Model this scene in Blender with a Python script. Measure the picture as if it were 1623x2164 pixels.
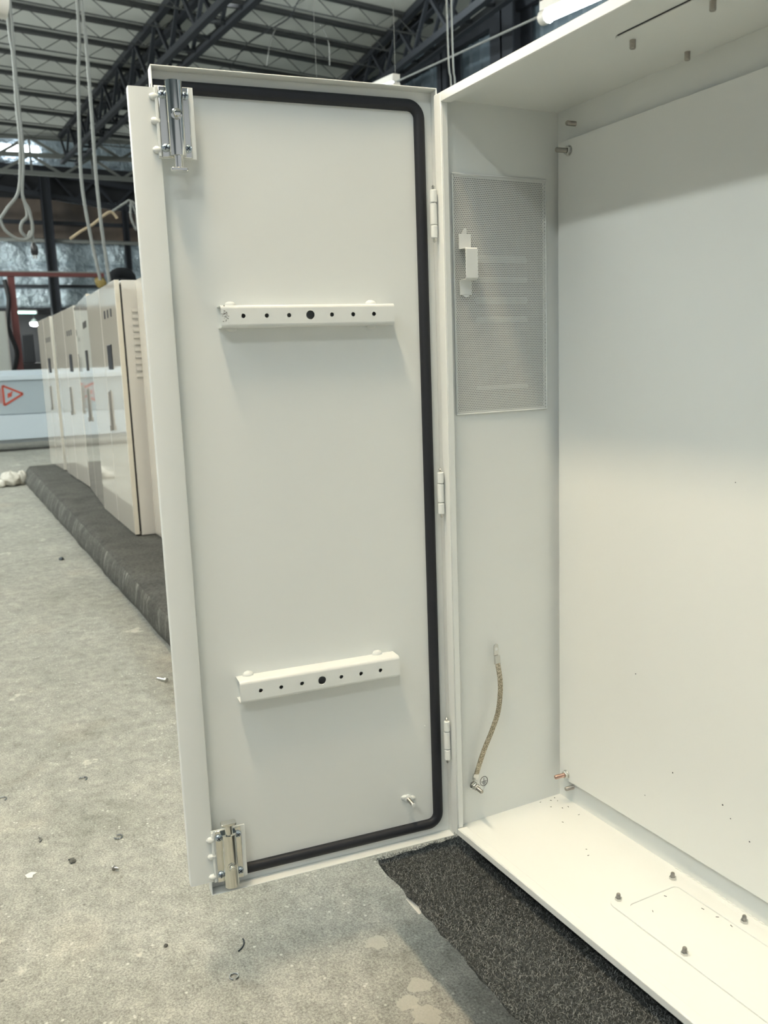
import bpy, bmesh, math, random
from mathutils import Vector, Matrix
random.seed(7)
for o in list(bpy.data.objects): bpy.data.objects.remove(o)
scene = bpy.context.scene
COL = scene.collection
PI = math.pi

# ------------------------------------------------------------------ camera
yaw, pitch, roll, fpx = -1.0902, 0.1680, -0.0364, 1861.4
fw = Vector((math.sin(yaw)*math.cos(pitch), math.cos(yaw)*math.cos(pitch), -math.sin(pitch)))
rt = Vector((math.cos(yaw), -math.sin(yaw), 0))
up = rt.cross(fw)
r2 = rt*math.cos(roll) + up*math.sin(roll)
u2 = -rt*math.sin(roll) + up*math.cos(roll)
cd = bpy.data.cameras.new('camera')
cd.sensor_fit = 'VERTICAL'; cd.sensor_height = 36; cd.sensor_width = 27
cd.lens = fpx*36/2164
cd.clip_start = 0.05; cd.clip_end = 200
cd.dof.use_dof = True; cd.dof.focus_distance = 1.55; cd.dof.aperture_fstop = 7.5
cam = bpy.data.objects.new('camera', cd); COL.objects.link(cam)
m3 = Matrix((r2, u2, -fw)).transposed()
cam.matrix_world = Matrix.Translation((1.2615, -0.7724, 0.8389)) @ m3.to_4x4()
scene.camera = cam

# ------------------------------------------------------------------ light and exposure
scene.view_settings.view_transform = 'Standard'
scene.view_settings.look = 'None'
scene.view_settings.gamma = 1
scene.view_settings.exposure = 0.19
w = bpy.data.worlds.new('world'); scene.world = w; w.use_nodes = True
w.node_tree.nodes['Background'].inputs[0].default_value = (0.92, 0.97, 1.0, 1)
w.node_tree.nodes['Background'].inputs[1].default_value = 0.40
KEY_W = 33.0       # row of tubes above the work area
WARM_W = 150.0      # warm tube close to the open cabinet
DOOR_FILL_W = 68.0      # unseen tube added to brighten the open door
HALL_W = 500.0       # emission of the added unseen hall tubes, shared by the bay lamp bulb

# ------------------------------------------------------------------ materials
def mat(name, col, rough=0.5, metal=0.0, emit=None, estr=0.0, spec=0.5, coat=0.0):
    m = bpy.data.materials.new(name); m.use_nodes = True
    b = m.node_tree.nodes['Principled BSDF']
    b.inputs['Base Color'].default_value = (*col, 1)
    b.inputs['Roughness'].default_value = rough
    b.inputs['Metallic'].default_value = metal
    b.inputs['Specular IOR Level'].default_value = spec
    b.inputs['Coat Weight'].default_value = coat
    if emit:
        b.inputs['Emission Color'].default_value = (*emit, 1)
        b.inputs['Emission Strength'].default_value = estr
    return m
def N(m, t, **kw):
    n = m.node_tree.nodes.new(t)
    for k, v in kw.items(): setattr(n, k, v)
    return n
def L(m, a, b): m.node_tree.links.new(a, b)
def B(m): return m.node_tree.nodes['Principled BSDF']
def coords(m, scale=(1, 1, 1)):
    tc = N(m, 'ShaderNodeTexCoord'); mp = N(m, 'ShaderNodeMapping')
    mp.inputs['Scale'].default_value = scale
    L(m, tc.outputs['Object'], mp.inputs[0]); return mp.outputs[0]
def noise(m, vec, scale, detail=4, rough=0.6):
    n = N(m, 'ShaderNodeTexNoise'); n.inputs['Scale'].default_value = scale
    n.inputs['Detail'].default_value = detail; n.inputs['Roughness'].default_value = rough
    L(m, vec, n.inputs['Vector']); return n.outputs['Fac']
def ramp(m, fac, stops):
    r = N(m, 'ShaderNodeValToRGB'); e = r.color_ramp.elements
    while len(e) < len(stops): e.new(0.5)
    for el, (p, c) in zip(e, stops): el.position = p; el.color = (*c, 1) if len(c) == 3 else c
    L(m, fac, r.inputs[0]); return r.outputs[0]
def mix(m, fac, a, b, mode='MIX'):
    n = N(m, 'ShaderNodeMix', data_type='RGBA', blend_type=mode)
    for s, v in ((n.inputs[0], fac), (n.inputs[6], a), (n.inputs[7], b)):
        if isinstance(v, (int, float)): s.default_value = v
        elif isinstance(v, tuple): s.default_value = (*v, 1)
        else: L(m, v, s)
    return n.outputs[2]
def bump(m, h, strength=0.3, dist=0.01, prev=None):
    n = N(m, 'ShaderNodeBump'); n.inputs['Strength'].default_value = strength; n.inputs['Distance'].default_value = dist
    L(m, h, n.inputs['Height'])
    if prev is not None: L(m, prev, n.inputs['Normal'])
    L(m, n.outputs[0], B(m).inputs['Normal']); return n.outputs[0]

def Mt(m, op, a, b=None, c=None):
    n = N(m, 'ShaderNodeMath', operation=op)
    for i, q in enumerate((a, b, c)):
        if q is None: continue
        if isinstance(q, (int, float)): n.inputs[i].default_value = q
        else: L(m, q, n.inputs[i])
    return n.outputs[0]
ZFL = -0.183
M = {}
# powder coat: white, faint orange peel
m = M['paint'] = mat('white_powder_coat', (0.775, 0.80, 0.785), 0.38)
v = coords(m); bump(m, noise(m, v, 900, 2), 0.05, 0.0006)
m = M['paint_matt'] = mat('white_powder_coat_rough', (0.775, 0.80, 0.785), 0.5)
v = coords(m); bump(m, noise(m, v, 60, 4), 0.12, 0.001)
m = M['paint_panel'] = mat('white_panel_paint', (0.77, 0.79, 0.77), 0.30)
v = coords(m); bump(m, noise(m, v, 700, 2), 0.04, 0.0006)
m = M['gloss_paint'] = mat('beige_gloss_paint', (0.69, 0.64, 0.56), 0.07, spec=0.7, coat=0.6)
B(m).inputs['Coat Roughness'].default_value = 0.03
M['cream_paint'] = mat('cream_cabinet_paint', (0.74, 0.71, 0.63), 0.35)
M['grey_side_paint'] = mat('pale_cabinet_side_paint', (0.70, 0.69, 0.66), 0.35)
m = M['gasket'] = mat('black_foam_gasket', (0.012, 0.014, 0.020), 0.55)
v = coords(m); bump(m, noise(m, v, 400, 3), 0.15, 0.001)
m = M['chrome'] = mat('polished_chrome', (0.80, 0.80, 0.76), 0.10, 1.0)
v = coords(m, (60, 60, 4)); bump(m, noise(m, v, 3, 3), 0.06, 0.001)
M['zinc'] = mat('blue_zinc_screw', (0.50, 0.58, 0.66), 0.25, 1.0)
M['recess'] = mat('dark_screw_recess', (0.03, 0.04, 0.05), 0.5, 0.5)
m = M['steel'] = mat('plain_steel', (0.42, 0.40, 0.37), 0.36, 1.0)
v = coords(m); bump(m, noise(m, v, 1500, 2), 0.2, 0.0006)
M['nickel'] = mat('bright_nut_metal', (0.66, 0.66, 0.64), 0.22, 1.0)
M['copper_stud'] = mat('coppery_stud_metal', (0.52, 0.36, 0.30), 0.35, 1.0)
m = M['thread'] = mat('threaded_rod_metal', (0.36, 0.35, 0.32), 0.38, 1.0)
v = coords(m)
m = M['braid'] = mat('tinned_copper_braid', (0.47, 0.42, 0.33), 0.38, 1.0)
v = coords(m); wv = N(m, 'ShaderNodeTexVoronoi'); wv.inputs['Scale'].default_value = 520; L(m, v, wv.inputs['Vector'])
L(m, ramp(m, wv.outputs['Distance'], [(0.1, (0.80, 0.74, 0.60)), (0.6, (0.30, 0.27, 0.21))]), B(m).inputs['Base Color'])
bump(m, wv.outputs['Distance'], 0.8, 0.001)
M['filter'] = mat('grey_filter_mat', (0.32, 0.345, 0.35), 0.9)
M['filter_rib'] = mat('pale_grey_rib', (0.50, 0.53, 0.53), 0.8)
M['ink'] = mat('black_ink', (0.02, 0.02, 0.02), 0.6)
M['black'] = mat('black_plastic', (0.010, 0.010, 0.012), 0.35)
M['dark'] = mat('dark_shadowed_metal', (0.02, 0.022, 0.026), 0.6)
# concrete
m = M['concrete'] = mat('worn_concrete', (0.4, 0.4, 0.37), 0.8, spec=0.25)
v = coords(m)
big = noise(m, v, 1.1, 4, 0.55); mid = noise(m, v, 22, 10, 0.82); fine = noise(m, v, 240, 3, 0.8); blot = noise(m, v, 5.0, 6, 0.65)
c1 = ramp(m, big, [(0.30, (0.285, 0.285, 0.262)), (0.52, (0.312, 0.311, 0.286)), (0.72, (0.340, 0.338, 0.312))])
c2 = ramp(m, mid, [(0.30, (0.60, 0.60, 0.58)), (0.48, (0.98, 0.98, 0.97)), (0.66, (1.32, 1.31, 1.28))])
c3 = ramp(m, fine, [(0.30, (0.55, 0.55, 0.53)), (0.5, (1.0, 1.0, 1.0)), (0.70, (1.45, 1.44, 1.4))])
c4 = ramp(m, blot, [(0.32, (0.86, 0.865, 0.85)), (0.52, (1.0, 1.0, 1.0)), (0.70, (1.12, 1.115, 1.09))])
cc = mix(m, 1.0, mix(m, 1.0, mix(m, 1.0, c1, c2, 'MULTIPLY'), c3, 'MULTIPLY'), c4, 'MULTIPLY')
spk = N(m, 'ShaderNodeTexVoronoi'); spk.inputs['Scale'].default_value = 60; L(m, v, spk.inputs['Vector'])
spm = mix(m, 1.0, ramp(m, spk.outputs['Distance'], [(0.10, (1, 1, 1)), (0.22, (0, 0, 0))]), ramp(m, noise(m, v, 13, 2), [(0.50, (0, 0, 0)), (0.60, (1, 1, 1))]), 'MULTIPLY')
cc = mix(m, spm, cc, (0.58, 0.575, 0.53))
warm = ramp(m, noise(m, v, 2.7, 3), [(0.55, (0, 0, 0)), (0.75, (1, 1, 1))])
cc = mix(m, warm, cc, mix(m, 1.0, cc, (1.04, 0.98, 0.94), 'MULTIPLY'))
chip = ramp(m, noise(m, v, 4.1, 7, 0.72), [(0.630, (0, 0, 0)), (0.665, (1, 1, 1))])
cc = mix(m, chip, cc, (0.52, 0.51, 0.45))
pits = N(m, 'ShaderNodeTexVoronoi'); pits.inputs['Scale'].default_value = 26; L(m, v, pits.inputs['Vector'])
pit = ramp(m, pits.outputs['Distance'], [(0.05, (1, 1, 1)), (0.13, (0, 0, 0))])
pm = mix(m, 1.0, pit, ramp(m, noise(m, v, 9, 2), [(0.56, (0, 0, 0)), (0.62, (1, 1, 1))]), 'MULTIPLY')
cc = mix(m, pm, cc, (0.17, 0.165, 0.145))
for px_, py_, rr_ in ((-.022, -.150, .018), (.112, -.140, .020), (.135, -.175, .016), (.175, -.165, .022), (.23, -.19, .03)):
    dn = N(m, 'ShaderNodeVectorMath', operation='DISTANCE'); L(m, v, dn.inputs[0]); dn.inputs[1].default_value = (px_, py_, ZFL)
    sm = Mt(m, 'LESS_THAN', Mt(m, 'ADD', dn.outputs['Value'], Mt(m, 'MULTIPLY', Mt(m, 'SUBTRACT', noise(m, v, 38, 5), 0.5), .045)), rr_)
    cc = mix(m, Mt(m, 'MULTIPLY', sm, 0.75), cc, (0.47, 0.46, 0.40))
L(m, cc, B(m).inputs['Base Color'])
b1 = bump(m, mid, 0.4, 0.006); bump(m, fine, 0.6, 0.0015, b1)
# carpet
def carpet(name, lo, hi, sc):
    m = mat(name, lo, 0.95, spec=0.1); v = coords(m)
    n1 = noise(m, v, sc, 5, 0.8); n2 = noise(m, v, 6, 4)
    c = mix(m, 1.0, ramp(m, n1, [(0.3, lo), (0.72, hi)]), ramp(m, n2, [(0.3, (0.75, 0.75, 0.75)), (0.7, (1.1, 1.1, 1.08))]), 'MULTIPLY')
    L(m, c, B(m).inputs['Base Color']); bump(m, n1, 1.0, 0.006); return m
M['carpet'] = carpet('dark_grey_felt_carpet', (0.045, 0.049, 0.049), (0.15, 0.16, 0.157), 330)
M['carpet_far'] = carpet('worn_grey_felt_carpet', (0.06, 0.06, 0.057), (0.16, 0.158, 0.148), 60)
m = M['carpet_side'] = carpet('scuffed_felt_carpet_edge', (0.08, 0.08, 0.075), (0.20, 0.20, 0.185), 70)
v = coords(m, (9, 1, 1.2)); st = ramp(m, noise(m, v, 2.2, 6, 0.75), [(0.54, (0, 0, 0)), (0.66, (1, 1, 1))])
old = B(m).inputs['Base Color'].links[0].from_socket
L(m, mix(m, st, old, (0.36, 0.36, 0.33)), B(m).inputs['Base Color'])
m = M['fibre'] = mat('felt_fibres', (0.08, 0.08, 0.075), 0.9, spec=0.1)
g = N(m, 'ShaderNodeNewGeometry')
L(m, ramp(m, g.outputs['Random Per Island'], [(0.0, (0.032, 0.035, 0.036)), (0.6, (0.125, 0.135, 0.135)), (1.0, (0.33, 0.34, 0.335))]), B(m).inputs['Base Color'])
# perforated sheet: round holes on a triangular pitch, object Y/Z in metres
m = M['mesh'] = mat('perforated_white_sheet', (0.77, 0.79, 0.77), 0.4)
tc = N(m, 'ShaderNodeTexCoord'); sx = N(m, 'ShaderNodeSeparateXYZ'); L(m, tc.outputs['Object'], sx.inputs[0])
PITCH = 0.0034
def lattice(off):
    a = Mt(m, 'FRACT', Mt(m, 'ADD', Mt(m, 'DIVIDE', sx.outputs[1], PITCH), 100.0 + off))
    b = Mt(m, 'FRACT', Mt(m, 'ADD', Mt(m, 'DIVIDE', sx.outputs[2], PITCH*1.732), 100.0 + off))
    a = Mt(m, 'SUBTRACT', a, 0.5); b = Mt(m, 'MULTIPLY', Mt(m, 'SUBTRACT', b, 0.5), 1.732)
    return Mt(m, 'SQRT', Mt(m, 'ADD', Mt(m, 'MULTIPLY', a, a), Mt(m, 'MULTIPLY', b, b)))
dmin = Mt(m, 'MINIMUM', lattice(0.0), lattice(0.5))
hole = Mt(m, 'LESS_THAN', dmin, 0.33)
tr = N(m, 'ShaderNodeBsdfTransparent'); ms = N(m, 'ShaderNodeMixShader')
L(m, hole, ms.inputs[0]); L(m, B(m).outputs[0], ms.inputs[1]); L(m, tr.outputs[0], ms.inputs[2])
L(m, ms.outputs[0], m.node_tree.nodes['Material Output'].inputs[0])
# hall
m = M['ceiling'] = mat('grey_white_roof_lining', (0.50, 0.52, 0.49), 0.8)
v = coords(m); c = ramp(m, noise(m, v, 0.5, 5), [(0.3, (0.56, 0.58, 0.555)), (0.7, (0.66, 0.68, 0.64))]); L(m, c, B(m).inputs['Base Color'])
M['truss'] = mat('dark_steel_truss', (0.022, 0.026, 0.034), 0.55)
M['purlin'] = mat('dark_steel_purlin', (0.045, 0.048, 0.050), 0.55)
M['lattice'] = mat('grey_steel_lattice', (0.075, 0.08, 0.08), 0.55)
M['girder'] = mat('grey_painted_girder', (0.22, 0.23, 0.22), 0.6)
M['clad'] = mat('blue_grey_corrugated_sheet', (0.10, 0.135, 0.165), 0.5)
m = M['foil'] = mat('crinkled_silver_foil', (0.62, 0.73, 0.80), 0.28, 0.6)
v = coords(m); n1 = noise(m, v, 2.2, 5, 0.65); bump(m, n1, 1.0, 0.25)
m = M['brown'] = mat('brown_grey_wall_lining', (0.17, 0.135, 0.11), 0.6)
v = coords(m); c = ramp(m, noise(m, v, 0.9, 4), [(0.3, (0.10, 0.09, 0.085)), (0.7, (0.21, 0.16, 0.125))]); L(m, c, B(m).inputs['Base Color'])
M['skylight'] = mat('daylight_through_window', (0.9, 0.95, 1), 0.3, emit=(0.92, 0.97, 1), estr=5.0)
M['tube_warm'] = mat('lit_tube_warm', (1, 1, 1), 0.3, emit=(0.95, 1.0, 0.97), estr=KEY_W)
M['tube_amberwhite'] = mat('lit_tube_amber_white', (1, 1, 1), 0.3, emit=(1.0, 0.81, 0.55), estr=WARM_W)
M['tube_door_fill'] = mat('lit_door_fill_tube', (1, 1, 1), 0.3, emit=(0.90, 1.0, 1.03), estr=DOOR_FILL_W)
M['tube_cool'] = mat('lit_tube_cool', (1, 1, 1), 0.3, emit=(0.80, 0.95, 1.0), estr=60.0)
M['tube_neutral'] = mat('lit_tube_neutral', (1, 1, 1), 0.3, emit=(0.95, 1.0, 0.95), estr=HALL_W)
M['tube_green'] = mat('lit_tube_greenish', (1, 1, 1), 0.3, emit=(0.45, 1.0, 0.86), estr=3.0)
M['tube_amber'] = mat('lit_tube_amber', (1, 1, 1), 0.3, emit=(1.0, 0.66, 0.26), estr=3.0)
M['housing'] = mat('white_lamp_housing', (0.7, 0.7, 0.68), 0.4)
M['cord'] = mat('grey_cable', (0.20, 0.21, 0.205), 0.6)
M['conduit'] = mat('grey_conduit', (0.24, 0.26, 0.27), 0.5)
M['rope'] = mat('tan_rope', (0.36, 0.29, 0.20), 0.9)
M['red'] = mat('dark_red_paint', (0.12, 0.028, 0.026), 0.5)
M['machine_grey'] = mat('pale_blue_grey_paint', (0.42, 0.49, 0.54), 0.3)
M['machine_white'] = mat('bluish_white_paint', (0.62, 0.70, 0.77), 0.25)
M['sign_red'] = mat('red_sign_print', (0.50, 0.08, 0.05), 0.5)
M['sign_white'] = mat('sign_white_print', (0.6, 0.64, 0.66), 0.5)
m = M['rag'] = mat('off_white_cloth', (0.62, 0.60, 0.54), 0.9); v = coords(m); bump(m, noise(m, v, 30, 4), 0.6, 0.01)
M['wood'] = mat('rough_timber', (0.20, 0.15, 0.10), 0.8)
M['skin'] = mat('skin', (0.50, 0.30, 0.22), 0.5)
M['cap'] = mat('black_cloth_cap', (0.008, 0.009, 0.011), 0.9, spec=0.1)
M['hair'] = mat('black_hair', (0.012, 0.010, 0.010), 0.5)
M['shirt'] = mat('dark_work_shirt', (0.05, 0.055, 0.07), 0.8)
M['trousers'] = mat('dark_work_trousers', (0.03, 0.033, 0.045), 0.85)
M['shoe'] = mat('black_shoe', (0.015, 0.015, 0.015), 0.5)
M['handle_grey'] = mat('grey_swing_handle', (0.30, 0.30, 0.29), 0.45)
M['grey_board'] = mat('pale_grey_board', (0.42, 0.43, 0.40), 0.7)
M['yellow'] = mat('yellow_plastic', (0.34, 0.25, 0.08), 0.5)
M['paper'] = mat('white_paper', (0.66, 0.66, 0.62), 0.8)
M['thread_white'] = mat('pale_thread', (0.42, 0.43, 0.42), 0.8)

# ------------------------------------------------------------------ mesh helpers
class MB:
    def __init__(s): s.v = []; s.f = []; s.mi = []; s.cur = 0
    def add(s, vs, fs):
        o = len(s.v); s.v += [tuple(q) for q in vs]
        for f in fs: s.f.append([i+o for i in f]); s.mi.append(s.cur)
        return s
    def box(s, x0, x1, y0, y1, z0, z1):
        vs = [(x, y, z) for x in (x0, x1) for y in (y0, y1) for z in (z0, z1)]
        return s.add(vs, [(0, 1, 3, 2), (4, 6, 7, 5), (0, 4, 5, 1), (2, 3, 7, 6), (0, 2, 6, 4), (1, 5, 7, 3)])
    def obox(s, c, ax, ay, az):
        c = Vector(c); ax, ay, az = Vector(ax), Vector(ay), Vector(az)
        vs = [c+ax*i+ay*j+az*k for i in (-1, 1) for j in (-1, 1) for k in (-1, 1)]
        return s.add(vs, [(0, 1, 3, 2), (4, 6, 7, 5), (0, 4, 5, 1), (2, 3, 7, 6), (0, 2, 6, 4), (1, 5, 7, 3)])
    def bar(s, p, q, wd, ht=None, upv=(0, 0, 1)):
        p, q = Vector(p), Vector(q); ht = ht or wd; d = q-p
        if d.length < 1e-9: return s
        dn = d.normalized(); u = Vector(upv)
        if abs(dn.dot(u)) > 0.98: u = Vector((0, 1, 0))
        sd = dn.cross(u).normalized(); u = sd.cross(dn)
        return s.obox((p+q)/2, d/2, sd*wd/2, u*ht/2)
    def tube(s, pts, r, seg=10, caps=True, flat=None):
        pts = [Vector(p) for p in pts]; n = len(pts); rs = r if isinstance(r, (list, tuple)) else [r]*n
        t0 = (pts[1]-pts[0]).normalized(); a = Vector((0, 0, 1)) if abs(t0.z) < 0.9 else Vector((0, 1, 0))
        if flat is not None: a = Vector(flat)
        vs = []
        for i, p in enumerate(pts):
            t = (pts[min(i+1, n-1)]-pts[max(i-1, 0)]).normalized()
            b = t.cross(a).normalized(); a2 = b.cross(t).normalized()
            if flat is None: a = a2
            for k in range(seg):
                an = 2*PI*k/seg; vs.append(p+(b*math.cos(an)+a2*math.sin(an))*rs[i])
        fs = [(i*seg+k, i*seg+(k+1) % seg, (i+1)*seg+(k+1) % seg, (i+1)*seg+k) for i in range(n-1) for k in range(seg)]
        if caps: fs += [tuple(range(seg-1, -1, -1)), tuple((n-1)*seg+k for k in range(seg))]
        return s.add(vs, fs)
    def lathe(s, base, axis, prof, seg=16):
        base = Vector(base); ax = Vector(axis).normalized(); a = Vector((0, 0, 1)) if abs(ax.z) < 0.9 else Vector((1, 0, 0))
        b = ax.cross(a).normalized(); a = b.cross(ax); vs = []
        for r, h in prof:
            for k in range(seg):
                an = 2*PI*k/seg; vs.append(base+ax*h+(a*math.cos(an)+b*math.sin(an))*max(r, 1e-6))
        n = len(prof)
        fs = [(i*seg+k, i*seg+(k+1) % seg, (i+1)*seg+(k+1) % seg, (i+1)*seg+k) for i in range(n-1) for k in range(seg)]
        fs += [tuple(range(seg-1, -1, -1)), tuple((n-1)*seg+k for k in range(seg))]
        return s.add(vs, fs)
    def ball(s, c, r, seg=14, rings=8, jit=0.0):
        c = Vector(c); rr = r if isinstance(r, (tuple, list)) else (r, r, r)
        vs = [c+Vector((0, 0, rr[2]))]
        for i in range(1, rings):
            th = PI*i/rings
            for k in range(seg):
                an = 2*PI*k/seg; j = 1+random.uniform(-jit, jit)
                vs.append(c+Vector((rr[0]*math.sin(th)*math.cos(an)*j, rr[1]*math.sin(th)*math.sin(an)*j, rr[2]*math.cos(th)*j)))
        vs.append(c-Vector((0, 0, rr[2]))); e = len(vs)-1
        fs = [(0, 1+k, 1+(k+1) % seg) for k in range(seg)]
        fs += [(1+i*seg+k, 1+(i+1)*seg+k, 1+(i+1)*seg+(k+1) % seg, 1+i*seg+(k+1) % seg) for i in range(rings-2) for k in range(seg)]
        fs += [(e, 1+(rings-2)*seg+(k+1) % seg, 1+(rings-2)*seg+k) for k in range(seg)]
        return s.add(vs, fs)
    def prism(s, poly, fn, h0, h1):
        """poly of 2D points, fn(a,b,h)->3D"""
        n = len(poly); vs = [fn(a, b, h0) for a, b in poly]+[fn(a, b, h1) for a, b in poly]
        fs = [tuple(range(n-1, -1, -1)), tuple(range(n, 2*n))]+[(i, (i+1) % n, n+(i+1) % n, n+i) for i in range(n)]
        return s.add(vs, fs)
    def ribbon(s, pts, wid, th):
        """closed rectangular strip along pts; wid and th are vectors per point"""
        vs = []
        for p, a, b in zip(pts, wid, th):
            p, a, b = Vector(p), Vector(a), Vector(b)
            vs += [p-a-b, p+a-b, p+a+b, p-a+b]
        n = len(pts)
        fs = [(i*4+k, i*4+(k+1) % 4, (i+1)*4+(k+1) % 4, (i+1)*4+k) for i in range(n-1) for k in range(4)]
        fs += [(3, 2, 1, 0), tuple((n-1)*4+k for k in range(4))]
        return s.add(vs, fs)

def obj(name, mb, m, parent=None, loc=None, smooth=True, bevel=0.0, label=None, seg=2):
    me = bpy.data.meshes.new(name); me.from_pydata(mb.v, [], mb.f)
    ms = m if isinstance(m, (list, tuple)) else [m]
    for q in ms: me.materials.append(M[q])
    if len(ms) > 1: me.polygons.foreach_set('material_index', mb.mi)
    bm = bmesh.new(); bm.from_mesh(me); bmesh.ops.recalc_face_normals(bm, faces=bm.faces); bm.to_mesh(me); bm.free()
    if smooth:
        me.shade_smooth(); me.set_sharp_from_angle(angle=math.radians(38))
    me.update()
    o = bpy.data.objects.new(name, me); COL.objects.link(o)
    if parent: o.parent = parent
    if loc: o.location = loc
    if bevel:
        b = o.modifiers.new('bevel', 'BEVEL'); b.width = bevel; b.segments = seg; b.limit_method = 'ANGLE'; b.angle_limit = math.radians(40)
    if label: o['label'] = label
    return o
def tag(o, label, cat, group=None, kind=None):
    o['label'] = label; o['category'] = cat
    if group: o['group'] = group
    if kind: o['kind'] = kind
    return o
def thing(name, label, cat, loc=(0, 0, 0), rz=0.0, group=None):
    o = bpy.data.objects.new(name, None); COL.objects.link(o); o.empty_display_size = 0.05
    o.location = loc; o.rotation_euler = (0, 0, rz)
    return tag(o, label, cat, group)
def struct(name, mb, m, label=None, **kw):
    o = obj(name, mb, m, **kw); o['kind'] = 'structure'
    if label: o['label'] = label
    o['category'] = name.split('_')[0]
    return o
ZF = -0.183
def rrect(x0, x1, y0, y1, r, n=6):
    p = []
    for cx, cy, a0 in ((x1-r, y1-r, 0), (x0+r, y1-r, PI/2), (x0+r, y0+r, PI), (x1-r, y0+r, 1.5*PI)):
        for i in range(n+1):
            a = a0+PI/2*i/n; p.append((cx+r*math.cos(a), cy+r*math.sin(a)))
    return p

# ------------------------------------------------------------------ the hall: setting
b = MB(); b.add([(-30, -14, ZF), (8, -14, ZF), (8, 9, ZF), (-30, 9, ZF)], [(0, 1, 2, 3)]); b.add([(-30, -14, ZF-.2), (8, -14, ZF-.2), (8, 9, ZF-.2), (-30, 9, ZF-.2)], [(3, 2, 1, 0)])
struct('floor', b, 'concrete', 'worn grey concrete floor of the hall')
RZ = lambda x: 6.07-0.0529*(x+12.127)
b = MB()
xs0, xs1 = -23.0, 7.0
b.add([(xs0, -9, RZ(xs0)), (xs1, -9, RZ(xs1)), (xs1, 7.7, RZ(xs1)), (xs0, 7.7, RZ(xs0)), (xs0, -9, RZ(xs0)+.12), (xs1, -9, RZ(xs1)+.12), (xs1, 7.7, RZ(xs1)+.12), (xs0, 7.7, RZ(xs0)+.12)],
      [(0, 1, 2, 3), (7, 6, 5, 4), (0, 4, 5, 1), (1, 5, 6, 2), (2, 6, 7, 3), (3, 7, 4, 0)])
b.box(-26.3, -23.0, -9, 7.7, 7.9, 8.0)
struct('ceiling', b, 'ceiling', 'grey white roof lining above the purlins')
# right wall of corrugated sheet
b = MB(); x = -27.0; prof = []
while x < 4.0:
    prof += [(x, 7.60), (x+0.11, 7.60), (x+0.135, 7.565), (x+0.165, 7.565), (x+0.19, 7.60)]; x += 0.30
vs = [(a, y, ZF) for a, y in prof]+[(a, y, 6.9) for a, y in prof]; n = len(prof)
b.add(vs, [(i, i+1, n+i+1, n+i) for i in range(n-1)])
b.box(-27, 4, 7.64, 7.70, ZF, 7.9)
struct('wall_right', b, 'clad', 'blue grey corrugated steel wall behind the cabinet')
# end wall, bands of different lining
WX = -26.0
def band(z00, z01, z10, z11, x=WX, y0=-6.0, y1=7.55, t=0.05):
    b = MB(); b.add([(x, y0, z00), (x, y1, z10), (x, y1, z11), (x, y0, z01), (x-t, y0, z00), (x-t, y1, z10), (x-t, y1, z11), (x-t, y0, z01)],
                    [(0, 1, 2, 3), (7, 6, 5, 4), (0, 4, 5, 1), (1, 5, 6, 2), (2, 6, 7, 3), (3, 7, 4, 0)]); return b
zt = lambda y: 5.846-0.117*(y-1.9)
struct('wall_end', band(4.6, zt(-6), 4.5, zt(7.55)), 'brown', 'brown grey lining on the upper far wall')
# foil lining: pillowed sheets between battens
b = MB(); NY, NZ = 120, 40; y0, y1 = -4.0, 7.5
vs = []
for j in range(NZ+1):
    for i in range(NY+1):
        y = y0+(y1-y0)*i/NY; z = 2.72+(4.55-2.72)*j/NZ
        p = abs(math.sin(PI*(y-y0)/0.72))**0.5*abs(math.sin(PI*(z-2.72)/0.61))**0.5
        vs.append((WX+0.02+0.13*p+random.uniform(-.012, .012), y, z))
b.add(vs, [(j*(NY+1)+i, j*(NY+1)+i+1, (j+1)*(NY+1)+i+1, (j+1)*(NY+1)+i) for j in range(NZ) for i in range(NY)])
b.box(WX-.06, WX-.02, -6, 7.55, 2.72, 4.6)
struct('wall_end_lining', b, 'foil', 'silver quilted foil lining on the far wall')
struct('wall_end_top', band(zt(-6), 7.9, zt(7.55), 7.9, x=WX-.3), 'foil', 'bluish foil lining above the far wall')
b = MB(); b.box(WX-.28, WX-.22, 2.05, 3.05, 6.86, 7.16)
struct('window_1', b, 'skylight', 'bright daylight strip behind the far girder')
# dark recess beneath the foil
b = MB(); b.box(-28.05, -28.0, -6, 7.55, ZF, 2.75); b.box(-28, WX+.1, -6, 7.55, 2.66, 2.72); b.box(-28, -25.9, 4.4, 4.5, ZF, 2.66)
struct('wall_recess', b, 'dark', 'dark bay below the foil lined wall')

b = MB(); b.box(-27, 8.2, -9.1, -9.0, 3.3, 7.2)
struct('wall_left_added', b, 'clad', 'unseen upper wall added for reflections on the left side')  # upper band added out of view to give the chrome contrast
b = MB(); b.box(7.2, 7.3, -9, 7.6, 3.3, 6.5); struct('wall_front_added', b, 'clad', 'unseen upper wall added for reflections at the front')  # added out of view as well, for dark reflections in the chrome
def bars(name, label, cat, parts, group=None, loc=(0, 0, 0)):
    t = thing(name, label, cat, loc, 0, group)
    for pn, mb, mm in parts: obj(pn, mb, mm, t, smooth=False)
    return t
def rel(p, o): return Vector(p)-Vector(o)
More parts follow.
